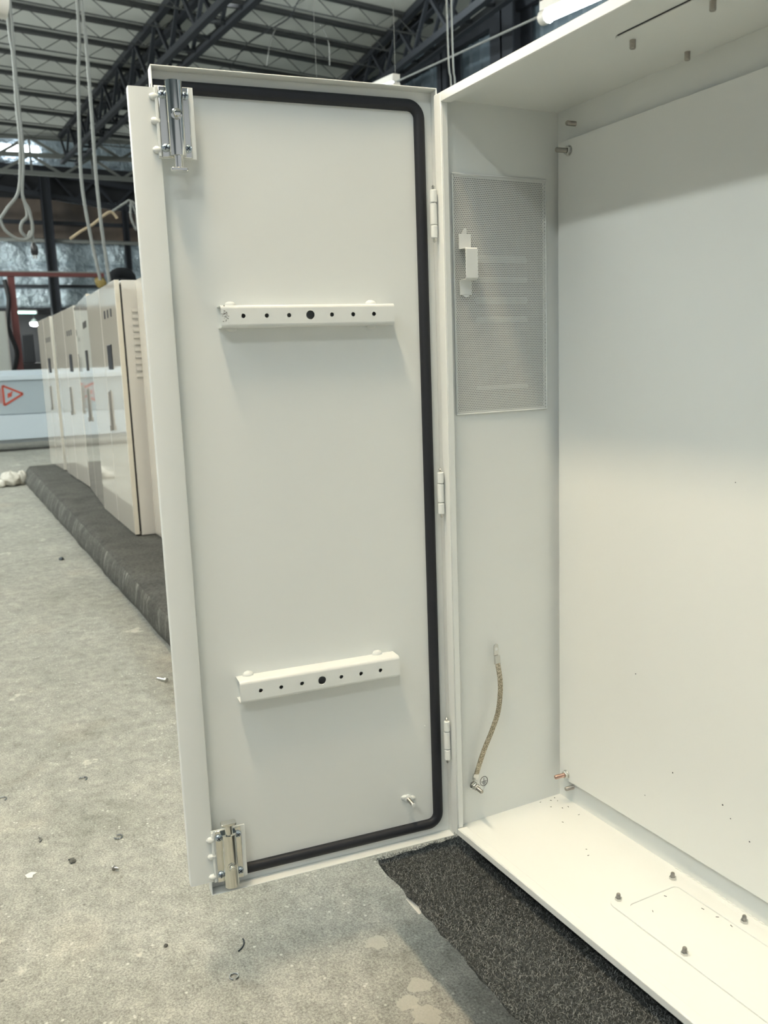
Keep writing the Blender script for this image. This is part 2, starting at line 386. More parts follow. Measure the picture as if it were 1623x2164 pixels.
# purlins: open web joists
def purlin(x1, x2, ya, yb, label):
    o = (x1, ya, RZ(x1)-0.30); P = lambda t, dz: rel((x1+(x2-x1)*t, ya+(yb-ya)*t, RZ(x1+(x2-x1)*t)-0.035-dz), o)
    a = MB().bar(P(0, 0), P(1, 0), 0.10, 0.05); c = MB().bar(P(0, .24), P(1, .24), 0.018, 0.018)
    l = MB(); n = int((yb-ya)/0.34)
    for i in range(n): l.bar(P(i/n, 0 if i % 2 else .24), P((i+1)/n, .24 if i % 2 else 0), 0.011)
    bars('roof_purlin', label, 'purlin', [('top_chord', a, 'purlin'), ('bottom_chord', c, 'lattice'), ('lattice', l, 'lattice')], 'lattice purlins under the roof lining', o)
pl = [(-10.55, 'lattice purlin nearest the bright tube lamp'), (-11.45, 'lattice purlin second from the bright tube lamp'), (-12.35, 'lattice purlin running above the middle of the open door'),
      (-13.35, 'lattice purlin just clearing the top of the open door'), (-14.45, 'lattice purlin meeting the truss at the door corner'), (-15.75, 'lattice purlin left of the big truss, fourth from the top'),
      (-17.1, 'lattice purlin left of the big truss, fifth from the top'), (-18.5, 'lattice purlin left of the big truss, sixth from the top'),
      (-20.0, 'lattice purlin left of the big truss, second from the far girder'), (-21.6, 'lattice purlin next to the far girder')]
for x, lb in pl: purlin(x+0.30, x-0.72, -0.5, 6.9, lb)
# trusses
def truss(label, up0, up1, lo0, lo1, wdir, nseg, half=0.14):
    o = up0; wd = Vector(wdir)*half
    t = thing('roof_truss', label, 'truss', o)
    U0, U1, L0, L1 = [rel(p, o) for p in (up0, up1, lo0, lo1)]
    for s in (-1, 1):
        obj('top_chord', MB().bar(U0+wd*s, U1+wd*s, 0.10, 0.10), 'truss', t, smooth=False)
        obj('bottom_chord', MB().bar(L0+wd*s, L1+wd*s, 0.09, 0.09), 'truss', t, smooth=False)
    for i in range(nseg):
        for s in (-1, 1):
            a, c = i/nseg, (i+1)/nseg
            q = (U0.lerp(U1, a), L0.lerp(L1, c)) if (i % 2 == 0) else (L0.lerp(L1, a), U0.lerp(U1, c))
            obj('web_bar', MB().bar(q[0]+wd*s, q[1]+wd*s, 0.05), 'truss', t, smooth=False)
        a = (i+.5)/nseg
        obj('tie_bar', MB().bar(L0.lerp(L1, a)-wd, L0.lerp(L1, a)+wd, 0.04), 'truss', t, smooth=False)
d1 = Vector((-20.268+12.127, 0, 6.50-6.07)); A = Vector((-12.127, 3.2, 6.0))
lo = lambda x: 5.207-0.0584*(x+9.74)
truss('dark steel roof truss rising behind the top left corner of the door', (-7.5, 3.2, RZ(-7.5)-.06), (-22.4, 3.2, RZ(-22.4)-.06), (-7.5, 3.2, lo(-7.5)), (-22.4, 3.2, lo(-22.4)), (0, 1, 0), 22, 0.16)
dt = Vector((-4.308, .813, 0)).normalized(); pt = Vector((-dt.y, dt.x, 0))
T2 = lambda s, z: tuple(Vector((-10.57, 6.4, 0))+dt*s+Vector((0, 0, z)))
truss('dark steel roof truss in front of the corrugated wall', T2(-3.2, 5.76), T2(6.6, 6.24), T2(-3.2, 5.06), T2(6.6, 5.82), pt, 14, 0.12)
# far girder, three chords with lattice
o = (-22.6, -3, 5.66); t = thing('far_girder', 'long grey lattice girder crossing below the roof at far left', 'girder', o)
gz = [lambda y: 6.514+.026*(y-1.7), lambda y: 6.10+.024*(y-1.7), lambda y: 5.70-.004*(y-1.7)]
for g in gz: obj('chord', MB().bar(rel((-22.6, -3, g(-3)), o), rel((-22.6, 7.3, g(7.3)), o), 0.10, 0.10), 'girder', t, smooth=False)
for a, c in ((0, 1), (1, 2)):
    y = -2.7
    while y < 7.0:
        obj('web_bar', MB().bar(rel((-22.6, y, gz[c](y)), o), rel((-22.6, y+.72, gz[a](y+.72)), o), 0.06), 'girder', t, smooth=False)
        obj('web_bar', MB().bar(rel((-22.6, y+1.44, gz[c](y+1.44)), o), rel((-22.6, y+.72, gz[a](y+.72)), o), 0.06), 'girder', t, smooth=False)
        obj('post_bar', MB().bar(rel((-22.6, y+.72, gz[c](y+.72)), o), rel((-22.6, y+.72, gz[a](y+.72)), o), 0.05), 'girder', t, smooth=False)
        y += 1.44
# dark eave truss on the far wall
o = (-25.6, -3, 5.7); t = thing('eave_truss', 'dark truss under the eave of the far wall', 'truss', o)
for dz in (0.02, 0.62): obj('chord', MB().bar(rel((-25.6, -3, zt(-3)+dz), o), rel((-25.6, 7.3, zt(7.3)+dz), o), 0.12, 0.13), 'truss', t, smooth=False)
y = -2.8; i = 0
while y < 7: 
    obj('web_bar', MB().bar(rel((-25.6, y, zt(y)+(.62 if i % 2 else .02)), o), rel((-25.6, y+.55, zt(y+.55)+(.02 if i % 2 else .62)), o), 0.07), 'truss', t, smooth=False); y += .55; i += 1
b = MB(); b.box(0, .04, 0, 10.3, .05, .95); obj('backing_sheet', b, 'dark', t, loc=(-.16, 0, -.1), smooth=False)
# columns and girts
def column(name, label, x, y, z0, z1, wd, dp, mm='truss'):
    return tag(obj(name, MB().box(-wd/2, wd/2, -dp/2, -dp/2+.03, 0, z1-z0).box(-wd/2, wd/2, dp/2-.03, dp/2, 0, z1-z0).box(-.02, .02, -dp/2, dp/2, 0, z1-z0), mm, loc=(x, y, z0), smooth=False), label, 'column')
for x in (-20, -14, -8, -2, 4): column('wall_column', 'unseen dark steel column added for reflections on the left side', x, -8.8, ZF, 6.0, .25, .3)['group'] = 'unseen columns added for reflections'  # added out of view with the upper walls, for reflections
column('wall_column', 'dark steel column standing at the end wall above the pale cabinets', -25.3, 2.98, ZF, 6.3, .22, .26)
column('wall_column', 'dark steel column on the end wall next to the door edge', -25.6, 5.15, ZF, 5.6, .16, .16)
column('wall_column', 'broad dark column on the corrugated wall near the bright tube lamp', -9.85, 7.36, ZF, 6.2, .55, .36)
column('wall_column', 'slim dark column on the corrugated wall behind the hanging cables', -11.6, 7.40, ZF, 6.2, .28, .28)
tag(obj('wall_girt', MB().box(-7.0, 3.5, -.05, .05, -.07, .07), 'truss', loc=(-10.1, 7.48, 5.79), smooth=False), 'dark horizontal rail on the corrugated wall', 'rail')
tag(obj('wall_rail', MB().tube([(0, -4, 0.03), (0, 7.4, -.02)], 0.055, 10), 'girder', loc=(-25.4, 0, 4.50)), 'pale horizontal pipe across the end wall above the foil', 'pipe')
tag(obj('wall_rail', MB().box(-.05, .05, -4, 7.4, -.05, .05), 'truss', loc=(-25.7, 0, 5.02), smooth=False), 'dark thin rail on the brown upper end wall', 'rail')
tag(obj('wall_rail', MB().box(-.05, .05, -4, 7.4, -.04, .04), 'truss', loc=(-25.75, 0, 3.30), smooth=False), 'thin dark rail between the foil sheets', 'rail')

# ------------------------------------------------------------------ lamps
def tube_lamp(label, p, q, tm, r=0.016, group=None, house=True):
    p, q = Vector(p), Vector(q); o = (p+q)/2; t = thing('tube_lamp', label, 'lamp', o, 0, group); d = (q-p).normalized()
    P, Q = p-o, q-o
    obj('tube', MB().tube([P+d*.03, Q-d*.03], r, 10), tm, t)
    if house: obj('housing', MB().bar(P+Vector((0, 0, .045)), Q+Vector((0, 0, .045)), 0.05, 0.04), 'housing', t, smooth=False)
    for a, s in ((P, 1), (Q, -1)): obj('end_cap', MB().tube([a-d*.01*s, a+d*.035*s], r*1.25, 10), 'housing', t)
    return t
tube_lamp('bright cool white tube lamp hanging above the open cabinet edge', (-2.27, 2.0, 2.39), (-1.07, 2.0, 2.30), 'tube_cool', 0.026)
tube_lamp('distant white tube lamp just above the top edge of the open door', (-4.9, 2.0, 2.58), (-3.69, 2.0, 2.485), 'tube_cool', 0.018)
tube_lamp('warm amber lamp at the top left corner of the photo', (-3.0, -.262, 2.385), (-2.9, -1.4, 2.47), 'tube_amber', 0.05, house=False)
tube_lamp('small greenish tube lamp in the dark bay beside the red post', (-25.95, 1.90, 2.60), (-25.95, 2.54, 2.59), 'tube_green', 0.035, house=True)
t = thing('bay_lamp', 'small round white lamp in the dark bay behind the row of cabinets', 'lamp', (-26.1, 2.46, 2.28))
obj('bulb', MB().ball((0, 0, 0), (.09, .11, .06)), 'tube_neutral', t); obj('shade', MB().lathe((0, 0, .03), (0, 0, 1), [(.14, 0), (.05, .09), (.03, .12)], 14), 'housing', t); obj('cord', MB().tube([(0, 0, .13), (0, 0, .41)], .006, 6), 'cord', t)
# tubes over the work area (outside the frame, they light the cabinet)
for i, (x0, y, z, tm) in enumerate(((-1.7, -2.6, 3.23, 'tube_warm'), (0.15, -2.6, 3.23, 'tube_warm'), (2.0, -2.6, 3.23, 'tube_warm'), (-0.3, -0.9, 3.45, 'tube_amberwhite'))):
    tube_lamp('warm tube lamp above the work area in front of the open cabinet', (x0, y, z), (x0+1.25, y, z), tm, 0.07, 'tube lamps above the work area')
tube_lamp('unseen tube lamp added to brighten the open door', (2.9, -2.3, 3.4), (2.9, -1.1, 3.4), 'tube_door_fill', 0.026)  # added out of view to light the door more than the plate
for i, (x, y, z) in enumerate(((-4.5, -2.6, 3.5), (-7.5, -2.4, 3.8), (-11.0, -2.4, 4.0), (-9.0, 3.4, 5.25), (-15.0, -3.0, 4.2), (-20.5, -3.0, 4.2), (-6.0, 5.6, 5.0), (1.0, 4.9, 4.6), (-23.6, .3, 3.4))):
    tube_lamp('unseen white tube lamp added to brighten the hall', (x-.6, y, z), (x+.6, y, z), 'tube_neutral', 0.026, 'unseen tube lamps added to brighten the hall')  # added out of view to lift the floor, ceiling and foil

# ------------------------------------------------------------------ hanging cables
def smoothp(pts, n=6):
    P = [Vector(p) for p in pts]; out = []
    for i in range(len(P)-1):
        p0, p1, p2, p3 = P[max(i-1, 0)], P[i], P[i+1], P[min(i+2, len(P)-1)]
        for k in range(n):
            t = k/n; out.append(0.5*((2*p1)+(-p0+p2)*t+(2*p0-5*p1+4*p2-p3)*t*t+(-p0+3*p1-3*p2+p3)*t*t*t))
    return out+[P[-1]]
def cable(name, label, cat, pts, r, mm='cord', group=None, seg=8):
    o = Vector(pts[-1]); mb = MB().tube([p-o for p in smoothp(pts)], r, seg)
    return tag(obj(name, mb, mm, loc=o), label, cat, group)
zc = RZ(-6)
cable('hanging_cable', 'grey hanging cable at far left, outer strand of the looped pair', 'cable', [(-6, .09, zc), (-6, .111, 3.494), (-6, .123, 3.131), (-6, .113, 2.776), (-6, .112, 2.531), (-6, .072, 2.196), (-6, -.022, 2.058), (-6, -.10, 1.95)], .012)
cable('hanging_cable', 'grey hanging cable at far left, inner strand with a loop below', 'cable', [(-6, .15, zc), (-6, .137, 3.497), (-6, .128, 3.084), (-6, .128, 2.761), (-6, .125, 2.433), (-6, .092, 2.164), (-6, .128, 2.05), (-6, .140, 1.92), (-6, .11, 1.85), (-6, .03, 1.84), (-6, -.05, 1.90), (-6, -.08, 1.98)], .012)
cable('cable_loop', 'short hanging cable loop tied below the far left pair', 'cable', [(-6.02, .095, 2.16), (-6.02, .115, 2.02), (-6.02, .07, 1.96), (-6.02, .06, 1.90), (-6.02, .10, 1.86), (-6.02, .13, 1.90), (-6.02, .14, 1.80)], .012)
t = thing('cable_plug', 'dark plug end hanging at the bottom of the looped cables', 'plug', (-6.02, .14, 1.78))
obj('plug_body', MB().lathe((0, 0, -.05), (0, 0, 1), [(.02, 0), (.028, .02), (.026, .06), (.012, .09)], 10), 'black', t)
obj('plug_pin', MB().tube([(0, .008, -.075), (0, .008, -.05)], .004, 6), 'steel', t); obj('plug_pin', MB().tube([(0, -.008, -.075), (0, -.008, -.05)], .004, 6), 'steel', t)
cable('hanging_cable', 'grey hanging cable left strand in front of the big truss', 'cable', [(-6, .62, zc), (-6, .609, 3.565), (-6, .568, 3.036), (-6, .538, 2.598), (-6, .525, 2.29), (-6, .538, 2.049), (-6, .563, 1.822), (-6, .60, 1.55)], .013)
cable('hanging_cable', 'grey hanging cable right strand reaching down behind the tall cabinet row', 'cable', [(-6, .62, zc), (-6, .639, 3.57), (-6, .646, 3.342), (-6, .643, 2.843), (-6, .636, 2.366), (-6, .641, 2.018), (-6, .651, 1.807), (-6, .67, 1.50)], .013)
zc2 = RZ(-2.5)
cable('hanging_cable', 'straight grey hanging cable left strand beside the cabinet corner', 'cable', [(-2.5, 1.606, zc2), (-2.5, 1.614, 2.533), (-2.5, 1.630, 2.1), (-2.5, 1.64, 1.4)], .0045)
cable('hanging_cable', 'straight grey hanging cable right strand beside the cabinet corner', 'cable', [(-2.5, 1.636, zc2), (-2.5, 1.640, 2.533), (-2.5, 1.652, 2.1), (-2.5, 1.660, 1.4)], .0045)
cable('lamp_conduit', 'thin grey conduit joining the two white tube lamps', 'conduit', [(-3.69, 2.0, 2.505), (-3.0, 2.0, 2.456), (-2.27, 2.0, 2.405)], .006, 'conduit')
for x, y, z in ((-2.3, 2.0, 2.43), (-1.1, 2.0, 2.34), (-3.7, 2.0, 2.53), (-4.85, 2.0, 2.62)):
    cable('lamp_wire', 'thin suspension wire holding up a white tube lamp', 'wire', [(x, y, RZ(x)), (x, y, z)], .0015, 'cord', 'suspension wires of the tube lamps', 6)
cable('tan_rope', 'slack tan rope strung behind the hanging cables', 'rope', [(-7, .564, 1.992), (-7, .66, 2.06), (-7, .761, 2.118), (-7, .869, 2.202), (-7, .933, 2.233), (-7, .98, 2.18)], .012, 'rope')
cable('grey_rope', 'grey knotted rope end hanging beside the open door edge', 'rope', [(-7, .93, 2.23), (-7, 1.05, 2.31), (-7, 1.106, 2.333), (-7, 1.10, 2.20), (-7, 1.14, 2.09), (-7, 1.15, 2.22), (-7, 1.11, 2.335), (-7, 1.20, 2.26)], .010, 'cord')
cable('thin_string', 'pale thread dangling under the roof, left one of two', 'string', [(-12.2, 4.75, 6.0), (-12.25, 4.62, 5.75), (-12.3, 4.55, 5.4)], .008, 'thread_white', None, 5)
cable('thin_string', 'pale thread dangling under the roof, right one of two', 'string', [(-12.0, 5.35, 6.0), (-12.05, 5.5, 5.75), (-12.1, 5.52, 5.45)], .008, 'thread_white', None, 5)
cable('roof_wire', 'dark loose wire running under the roof near the two threads', 'wire', [(-10.6, 5.0, 5.95), (-11.2, 4.7, 5.98), (-11.5, 4.6, 5.80), (-13.0, 4.55, 5.95), (-14.6, 4.8, 6.1)], .009, 'truss', None, 5)

# ------------------------------------------------------------------ things at the far end
t = thing('red_gantry', 'dark red steel frame with post and long beam behind the lying cabinet', 'frame', (-14, .75, ZF))
obj('post', MB().box(-.05, .05, -.05, .05, 0, 2.55), 'red', t, smooth=False)
obj('beam', MB().box(-.05, .05, -.2, 1.42, 2.56, 2.62), 'red', t, smooth=False); obj('beam_cap', MB().box(-.05, .05, -.2, 1.42, 2.622, 2.64), 'girder', t, smooth=False)
obj('beam_hook', MB().ball((0, 1.36, 2.48), (.05, .10, .10), 10, 6, .15), 'yellow', t)
obj('hose_bundle', MB().tube(smoothp([(.06, -.1, 2.5), (.08, -.07, 2.2), (.08, -.12, 1.8), (.08, -.03, 1.4), (.08, -.1, 1.1)]), .035, 8), 'black', t)
obj('foot_plate', MB().box(-.15, .15, -.15, .15, 0, .02), 'red', t, smooth=False)
t = thing('board_stack', 'tall pale grey board standing at the left edge of the photo', 'board', (-13.6, .45, ZF))
obj('board', MB().box(-.04, .04, -.30, .12, 0, 2.0), 'grey_board', t, bevel=.004); obj('edge_strip', MB().box(-.045, .045, .12, .135, 0, 2.0), 'steel', t, smooth=False)
t = thing('lying_cabinet', 'long pale blue white cabinet lying on its side behind the carpeted platform', 'cabinet', (-11.8, -.4, -.02))
obj('body', MB().box(-.55, -.02, -.9, 2.0, 0, .80), 'machine_white', t, bevel=.006)
obj('door', MB().box(-.02, 0, -.9, 2.0, .345, .80), 'machine_grey', t, bevel=.004, label='upper blue grey door panel')
obj('door', MB().box(-.02, 0, -.9, 2.0, .0, .33), 'machine_white', t, bevel=.004, label='lower bluish white door panel')
obj('top_cover', MB().box(-.58, .03, -.95, 2.05, .80, .875), 'machine_white', t, bevel=.008); obj('top_edge', MB().box(-.52, 0, -.9, 2.0, .875, .935), 'machine_white', t, bevel=.006)
tri = [(.685, .735), (.685, .47), (.935, .615)]
b = MB()
for i in range(3):
    p, q = tri[i], tri[(i+1) % 3]; b.bar((.003, p[0], p[1]), (.003, q[0], q[1]), .004, .028, (0, -(q[1]-p[1]), q[0]-p[0]))
b.ball((.003, .765, .607), (.003, .03, .03), 8, 6); b.bar((.003, .74, .57), (.003, .80, .65), .004, .02)
obj('warning_triangle', b, 'sign_red', t, smooth=False)
b = MB()
for i in range(5): b.box(.001, .004, .55+.025*i, .56+.025*i, .50, .70-.02*(i % 2))
obj('warning_text', b, 'sign_red', t, smooth=False)
t = thing('pallet', 'low timber pallet carrying the lying pale cabinet', 'pallet', (-11.8, -.4, ZF))
obj('deck', MB().box(-.5, -.02, -.85, 1.95, .115, .163), 'conduit', t, smooth=False)
for y in (-.8, .4, 1.8): obj('block', MB().box(-.5, -.03, y, y+.12, 0, .115), 'wood', t, smooth=False)
# rag
b = MB(); b.ball((0, 0, .055), (.16, .10, .075), 22, 12, .22); b.ball((.05, -.10, .03), (.13, .06, .035), 18, 8, .3); b.ball((.02, .10, .06), (.06, .05, .075), 14, 8, .25); b.ball((.10, -.16, .015), (.09, .025, .018), 10, 6, .3)
o = obj('cloth_bundle', b, 'rag', loc=(-7.75, -.06, ZF)); tag(o, 'crumpled off white cloth on the floor beside the platform end', 'cloth')
s = o.modifiers.new('s', 'SUBSURF'); s.levels = s.render_levels = 1
# tools in the dark bay
t = thing('tool_rack', 'dark machine shape standing in the bay beneath the foil wall', 'machine', (-24.6, 2.2, ZF))
obj('body', MB().box(-.3, .3, -.35, .3, 0, 1.35), 'black', t, bevel=.02); obj('top_unit', MB().box(-.2, .2, -.30, 0, 1.35, 2.1), 'dark', t, bevel=.02); obj('table', MB().box(-.5, .5, -.5, .6, 1.0, 1.05), 'steel', t, bevel=.01)

# ------------------------------------------------------------------ carpet platforms
# far platform
o = (-1.3, -.06, ZF); t = thing('carpet_platform', 'long low grey carpeted platform carrying the row of closed cabinets', 'platform', o)
b = MB(); nX = 60; rows = []
yf = lambda x: -.052-(x+1.803)*(.182/6.136); yl = lambda x: -.063-(x+1.766)*(.095/5.7)
prof = [(0.02, ZF+.012), (0, ZF+.05), (0, -.07), (.006, -.045), (.022, -.034), (.06, -.033)]
sd = []
for i in range(nX+1):
    x = -1.3-6.64*i/nX; row = []
    for k, (dy, z) in enumerate(prof):
        fz = (z-ZF)/.15; yy = yl(x)*(1-fz)+yf(x)*fz
        row.append((x+1.3, yy+dy+.06+random.uniform(-.004, .004), z-ZF+random.uniform(-.002, .002)))
    row.append((x+1.3, .68, -.033-ZF)); rows += row
np_ = len(prof)+1
b.add(rows, [(i*np_+k, i*np_+k+1, (i+1)*np_+k+1, (i+1)*np_+k) for i in range(nX) for k in range(np_-1)])
b.mi = [1 if (j % (np_-1)) < 3 else 0 for j in range(len(b.f))]
b.cur = 1; b.add([rows[-np_+k] for k in range(np_)]+[(rows[-np_][0], .68, .0)], [tuple(range(np_+1))])
b.add([rows[k] for k in range(np_)]+[(rows[0][0], .68, .0)], [tuple(range(np_+1))])
me = obj('carpet_cover', b, ['carpet_far', 'carpet_side'], t)
obj('timber_frame', MB().box(-6.5, -.05, .32, .66, 0, .13), 'wood', t, smooth=False)
for i, (x, y) in enumerate(((-2.02, .16), (-1.90, .17), (-2.3, .43))):
    tag(obj('plastic_sliver', MB().obox((0, 0, .002), (.03, .006, 0), (-.002, .012, 0), (0, 0, .002)), 'paper', loc=(x, y, -.0325)), ['white sliver on the far platform carpet, first of the pair by the door', 'white sliver on the far platform carpet, second of the pair by the door', 'white sliver lying near the foot of the nearest closed cabinet'][i], 'scrap')
# near platform
o = (-.035, -.133, ZF); rz = math.atan2(-.014, .452); t = thing('carpet_platform', 'grey felt carpeted platform under the open cabinet', 'platform', o, rz)
H0 = -.036-ZF
obj('board', MB().box(0.03, 1.43, .03, .75, H0-.024, H0-.006), 'wood', t, smooth=False)
b = MB(); nx, ny = 90, 60
vs = []
for j in range(ny+1):
    for i in range(nx+1):
        x = 1.46*i/nx; y = .76*j/ny
        jx = random.uniform(-.003, .003) if i == 0 else 0; jy = random.uniform(-.003, .003) if j == 0 else 0
        vs.append((x+jx, y+jy, H0+random.uniform(-.001, .001)))
nb = len(vs); vs += [(p[0], p[1], H0-.006) for p in vs]
fs = [(j*(nx+1)+i, j*(nx+1)+i+1, (j+1)*(nx+1)+i+1, (j+1)*(nx+1)+i) for j in range(ny) for i in range(nx)]
fs += [tuple(nb+q for q in reversed(f)) for f in fs]
fs += [(i, nb+i, nb+i+1, i+1) for i in range(nx)]+[(j*(nx+1), (j+1)*(nx+1), nb+(j+1)*(nx+1), nb+j*(nx+1)) for j in range(ny)]
b.add(vs, fs); obj('carpet_cover', b, 'carpet', t)
b = MB(); vs = []; fs = []
for i in range(36000):
    x = random.uniform(-.004, .78); y = random.uniform(-.004, .20); a = random.uniform(0, 2*PI); ln = random.uniform(.003, .009); h = random.uniform(.0005, .004)
    w_ = .00032; dx, dy = math.cos(a), math.sin(a); k = len(vs)
    z0 = H0+random.uniform(-.0005, .001)
    vs += [(x-dy*w_, y+dx*w_, z0), (x+dy*w_, y-dx*w_, z0), (x+dx*ln*.5+dy*w_, y+dy*ln*.5-dx*w_, z0+h), (x+dx*ln*.5-dy*w_, y+dy*ln*.5+dx*w_, z0+h), (x+dx*ln, y+dy*ln, z0+h*.4)]
    fs += [(k, k+1, k+2, k+3), (k+3, k+2, k+4)]
b.add(vs, fs); o2 = obj('pile', b, 'fibre', t, smooth=False); o2['kind'] = 'stuff'
for x in (.25, 1.1): obj('support_beam', MB().box(x, x+.09, .26, .75, 0, H0-.024), 'wood', t, smooth=False)
tag(obj('paper_strip', MB().obox((0, 0, 0), (.024, -.001, 0), (.0005, .005, .0015), (0, 0, .0005)), 'paper', loc=(.098, -.1345, -.0465)), 'white paper strip sticking out under the near carpet edge', 'paper')

# ------------------------------------------------------------------ the row of closed cabinets
def closed_cabinet(label, pr, pl_, ztop, hd=True, louvre=False):
    pr, pl_ = Vector((pr[0], pr[1], 0)), Vector((pl_[0], pl_[1], 0)); d = pl_-pr; Wd = d.length; ang = math.atan2(-d.y, -d.x)
    zb = -.033; t = thing('closed_cabinet', label, 'cabinet', (pl_.x, pl_.y, zb), ang, 'closed two door cabinets in a row')
    Hh = ztop-zb
    obj('body', MB().box(.004, Wd-.004, .036, .25, 0, Hh), 'grey_side_paint', t, bevel=.003)
    obj('door_seal', MB().box(.012, Wd-.012, .026, .036, .02, Hh-.02), 'black', t, smooth=False)
    hw = Wd/2
    lf = obj('door', MB().box(0, hw-.003, 0, .026, .008, Hh), 'gloss_paint', t, bevel=.003)
    rf = obj('door', MB().box(hw+.003, Wd, 0, .026, .008, Hh), 'gloss_paint', t, bevel=.003)
    obj('door_edge', MB().box(Wd, Wd+.004, .001, .025, .008, Hh), 'cream_paint', t, bevel=.001)
    if hd:
        c = hw+.30*hw*2*.62
        c = hw+.42*hw
        obj('display', MB().box(c-.075, c+.065, -.004, 0, .888, 1.022), 'black', rf, bevel=.002)
        for k in (-1, 0, 1):
            obj('indicator_lamp', MB().box(c+.03+.105*k-.016, c+.03+.105*k+.016, -.003, 0, 1.165, 1.207), 'dark', rf, bevel=.001)
        x = hw+.10
        obj('handle', MB().box(x-.016, x+.016, -.004, 0, .55, .775).box(x-.011, x+.011, -.012, -.004, .565, .765).box(x-.012, x+.012, -.018, -.004, .545, .575), 'handle_grey', rf, bevel=.002)
    if louvre:
        for k in range(11):
            z = .84+.0335*k
            obj('louvre', MB().prism([(0, 0), (.012, .003), (.012, .008), (0, .022)], lambda a, b_, h: (Wd-.004+a, h, z+b_), .078, .23), 'grey_side_paint', t, smooth=False)
    return t
closed_cabinet('nearest fully seen closed cabinet, with side louvres facing the open door', (-3.487, .191), (-4.53, .226), 1.306, True, True)
closed_cabinet('closed cabinet second from the open door, its front turned a little outward', (-4.56, .232), (-5.73, .338), 1.325)
closed_cabinet('closed cabinet third from the open door, left of the slanted one', (-5.76, .340), (-6.97, .352), 1.342)
closed_cabinet('closed cabinet at the far end of the row by the lying cabinet', (-7.20, .358), (-8.09, .357), 1.352)
closed_cabinet('closed cabinet mostly hidden behind the left edge of the open door', (-2.40, .262), (-3.441, .290), 1.303, False)

# ------------------------------------------------------------------ man behind the row
t = thing('person', 'person in a black cap standing behind the row of closed cabinets', 'person', (-6.22, .79, ZF), math.radians(-75))
t.scale = (1.034, 1.034, 1.034)
Hm = 1.79
J = {'pel': (0, 0, .95), 'spi': (0, .01, 1.15), 'che': (0, 0, 1.34), 'nck': (0, .02, 1.49), 'hd0': (0, .04, 1.57), 'hd1': (0, .05, 1.70)}
vs = []; es = []; rs = []
def sk(p, r): vs.append(p); rs.append(r); return len(vs)-1
pel = sk((0, 0, .95), .125); sp = sk((0, .01, 1.12), .12); ch = sk((0, 0, 1.32), .14); nk = sk((0, .02, 1.48), .062); h0 = sk((0, .04, 1.55), .07); h1 = sk((0, .05, 1.68), .09)
es += [(pel, sp), (sp, ch), (ch, nk), (nk, h0), (h0, h1)]
hands = []
for s in (-1, 1):
    hp = sk((.09*s, 0, .90), .092); kn = sk((.10*s, .02, .50), .06); an = sk((.10*s, -.01, .09), .042); to = sk((.11*s, .15, .035), .035)
    es += [(pel, hp), (hp, kn), (kn, an), (an, to)]
    sh = sk((.19*s, 0, 1.40), .062); el = sk((.25*s, .03, 1.12), .043); wr = sk((.22*s, .22, .98), .028); pa = sk((.21*s, .29, .96), .028)
    es += [(ch, sh), (sh, el), (el, wr), (wr, pa)]
    for q in range(4):
        a = sk((.21*s+(q-1.5)*.017, .335, .955), .009); c = sk((.21*s+(q-1.5)*.018, .365-.004*abs(q-1.5), .942), .0085); e = sk((.21*s+(q-1.5)*.018, .38-.006*abs(q-1.5), .922), .008); es += [(pa, a), (a, c), (c, e)]
    a = sk((.21*s-.035*s, .30, .955), .010); c = sk((.21*s-.045*s, .335, .945), .009); es += [(pa, a), (a, c)]
me = bpy.data.meshes.new('body'); me.from_pydata(vs, es, [])
bo = bpy.data.objects.new('body', me); COL.objects.link(bo); bo.parent = t
bo.modifiers.new('skin', 'SKIN')
for i, r in enumerate(rs): me.skin_vertices[0].data[i].radius = (r, r)
me.skin_vertices[0].data[0].use_root = True
s = bo.modifiers.new('s', 'SUBSURF'); s.levels = s.render_levels = 2
me.materials.append(M['skin'])
b = MB(); b.ball((0, .16, 1.62), (.014, .02, .025), 8, 6); b.ball((0, .135, 1.575), (.026, .012, .008), 8, 6)
for s in (-1, 1): b.ball((.088*s, .05, 1.63), (.012, .022, .034), 8, 6)
obj('face_features', b, 'skin', t)
b = MB()
for s in (-1, 1): b.ball((.034*s, .142, 1.648), (.013, .008, .008), 8, 6)
obj('eyes', b, 'hair', t)
b = MB(); b.ball((0, .03, 1.665), (.096, .112, .075), 16, 8); obj('hair', b, 'hair', t)
b = MB(); b.ball((0, .045, 1.705), (.104, .122, .085), 18, 10)
b.prism([(-.09, .11), (-.08, .20), (-.04, .235), (.04, .235), (.08, .20), (.09, .11)], lambda a, c, h: (a, c, h-(.0 if c < .15 else .012)), 1.690, 1.700); obj('cap', b, 'cap', t)
b = MB(); b.lathe((0, .005, .90), (0, 0, 1), [(.165, 0), (.168, .15), (.18, .30), (.195, .44), (.13, .55), (.07, .59)], 18)
for s in (-1, 1): b.tube([(.16*s, 0, 1.41), (.245*s, .03, 1.12), (.225*s, .19, 1.0)], [.075, .062, .046], 12)
obj('shirt', b, 'shirt', t)
b = MB(); b.lathe((0, 0, .82), (0, 0, 1), [(.12, 0), (.17, .06), (.168, .12)], 18)
for s in (-1, 1): b.tube([(.09*s, 0, .90), (.10*s, .02, .50), (.10*s, -.01, .07)], [.105, .078, .062], 12)
obj('trousers', b, 'trousers', t)
for s in (-1, 1): obj('shoe', MB().ball((.105*s, .07, .045), (.055, .14, .05), 12, 8), 'shoe', t)

# ------------------------------------------------------------------ THE OPEN CABINET
W, D, H = 0.90, 0.2452, 1.25
cab = thing('open_cabinet', 'large white steel electrical cabinet standing open on the near carpeted platform', 'cabinet', (0, 0, 0))
T = .002
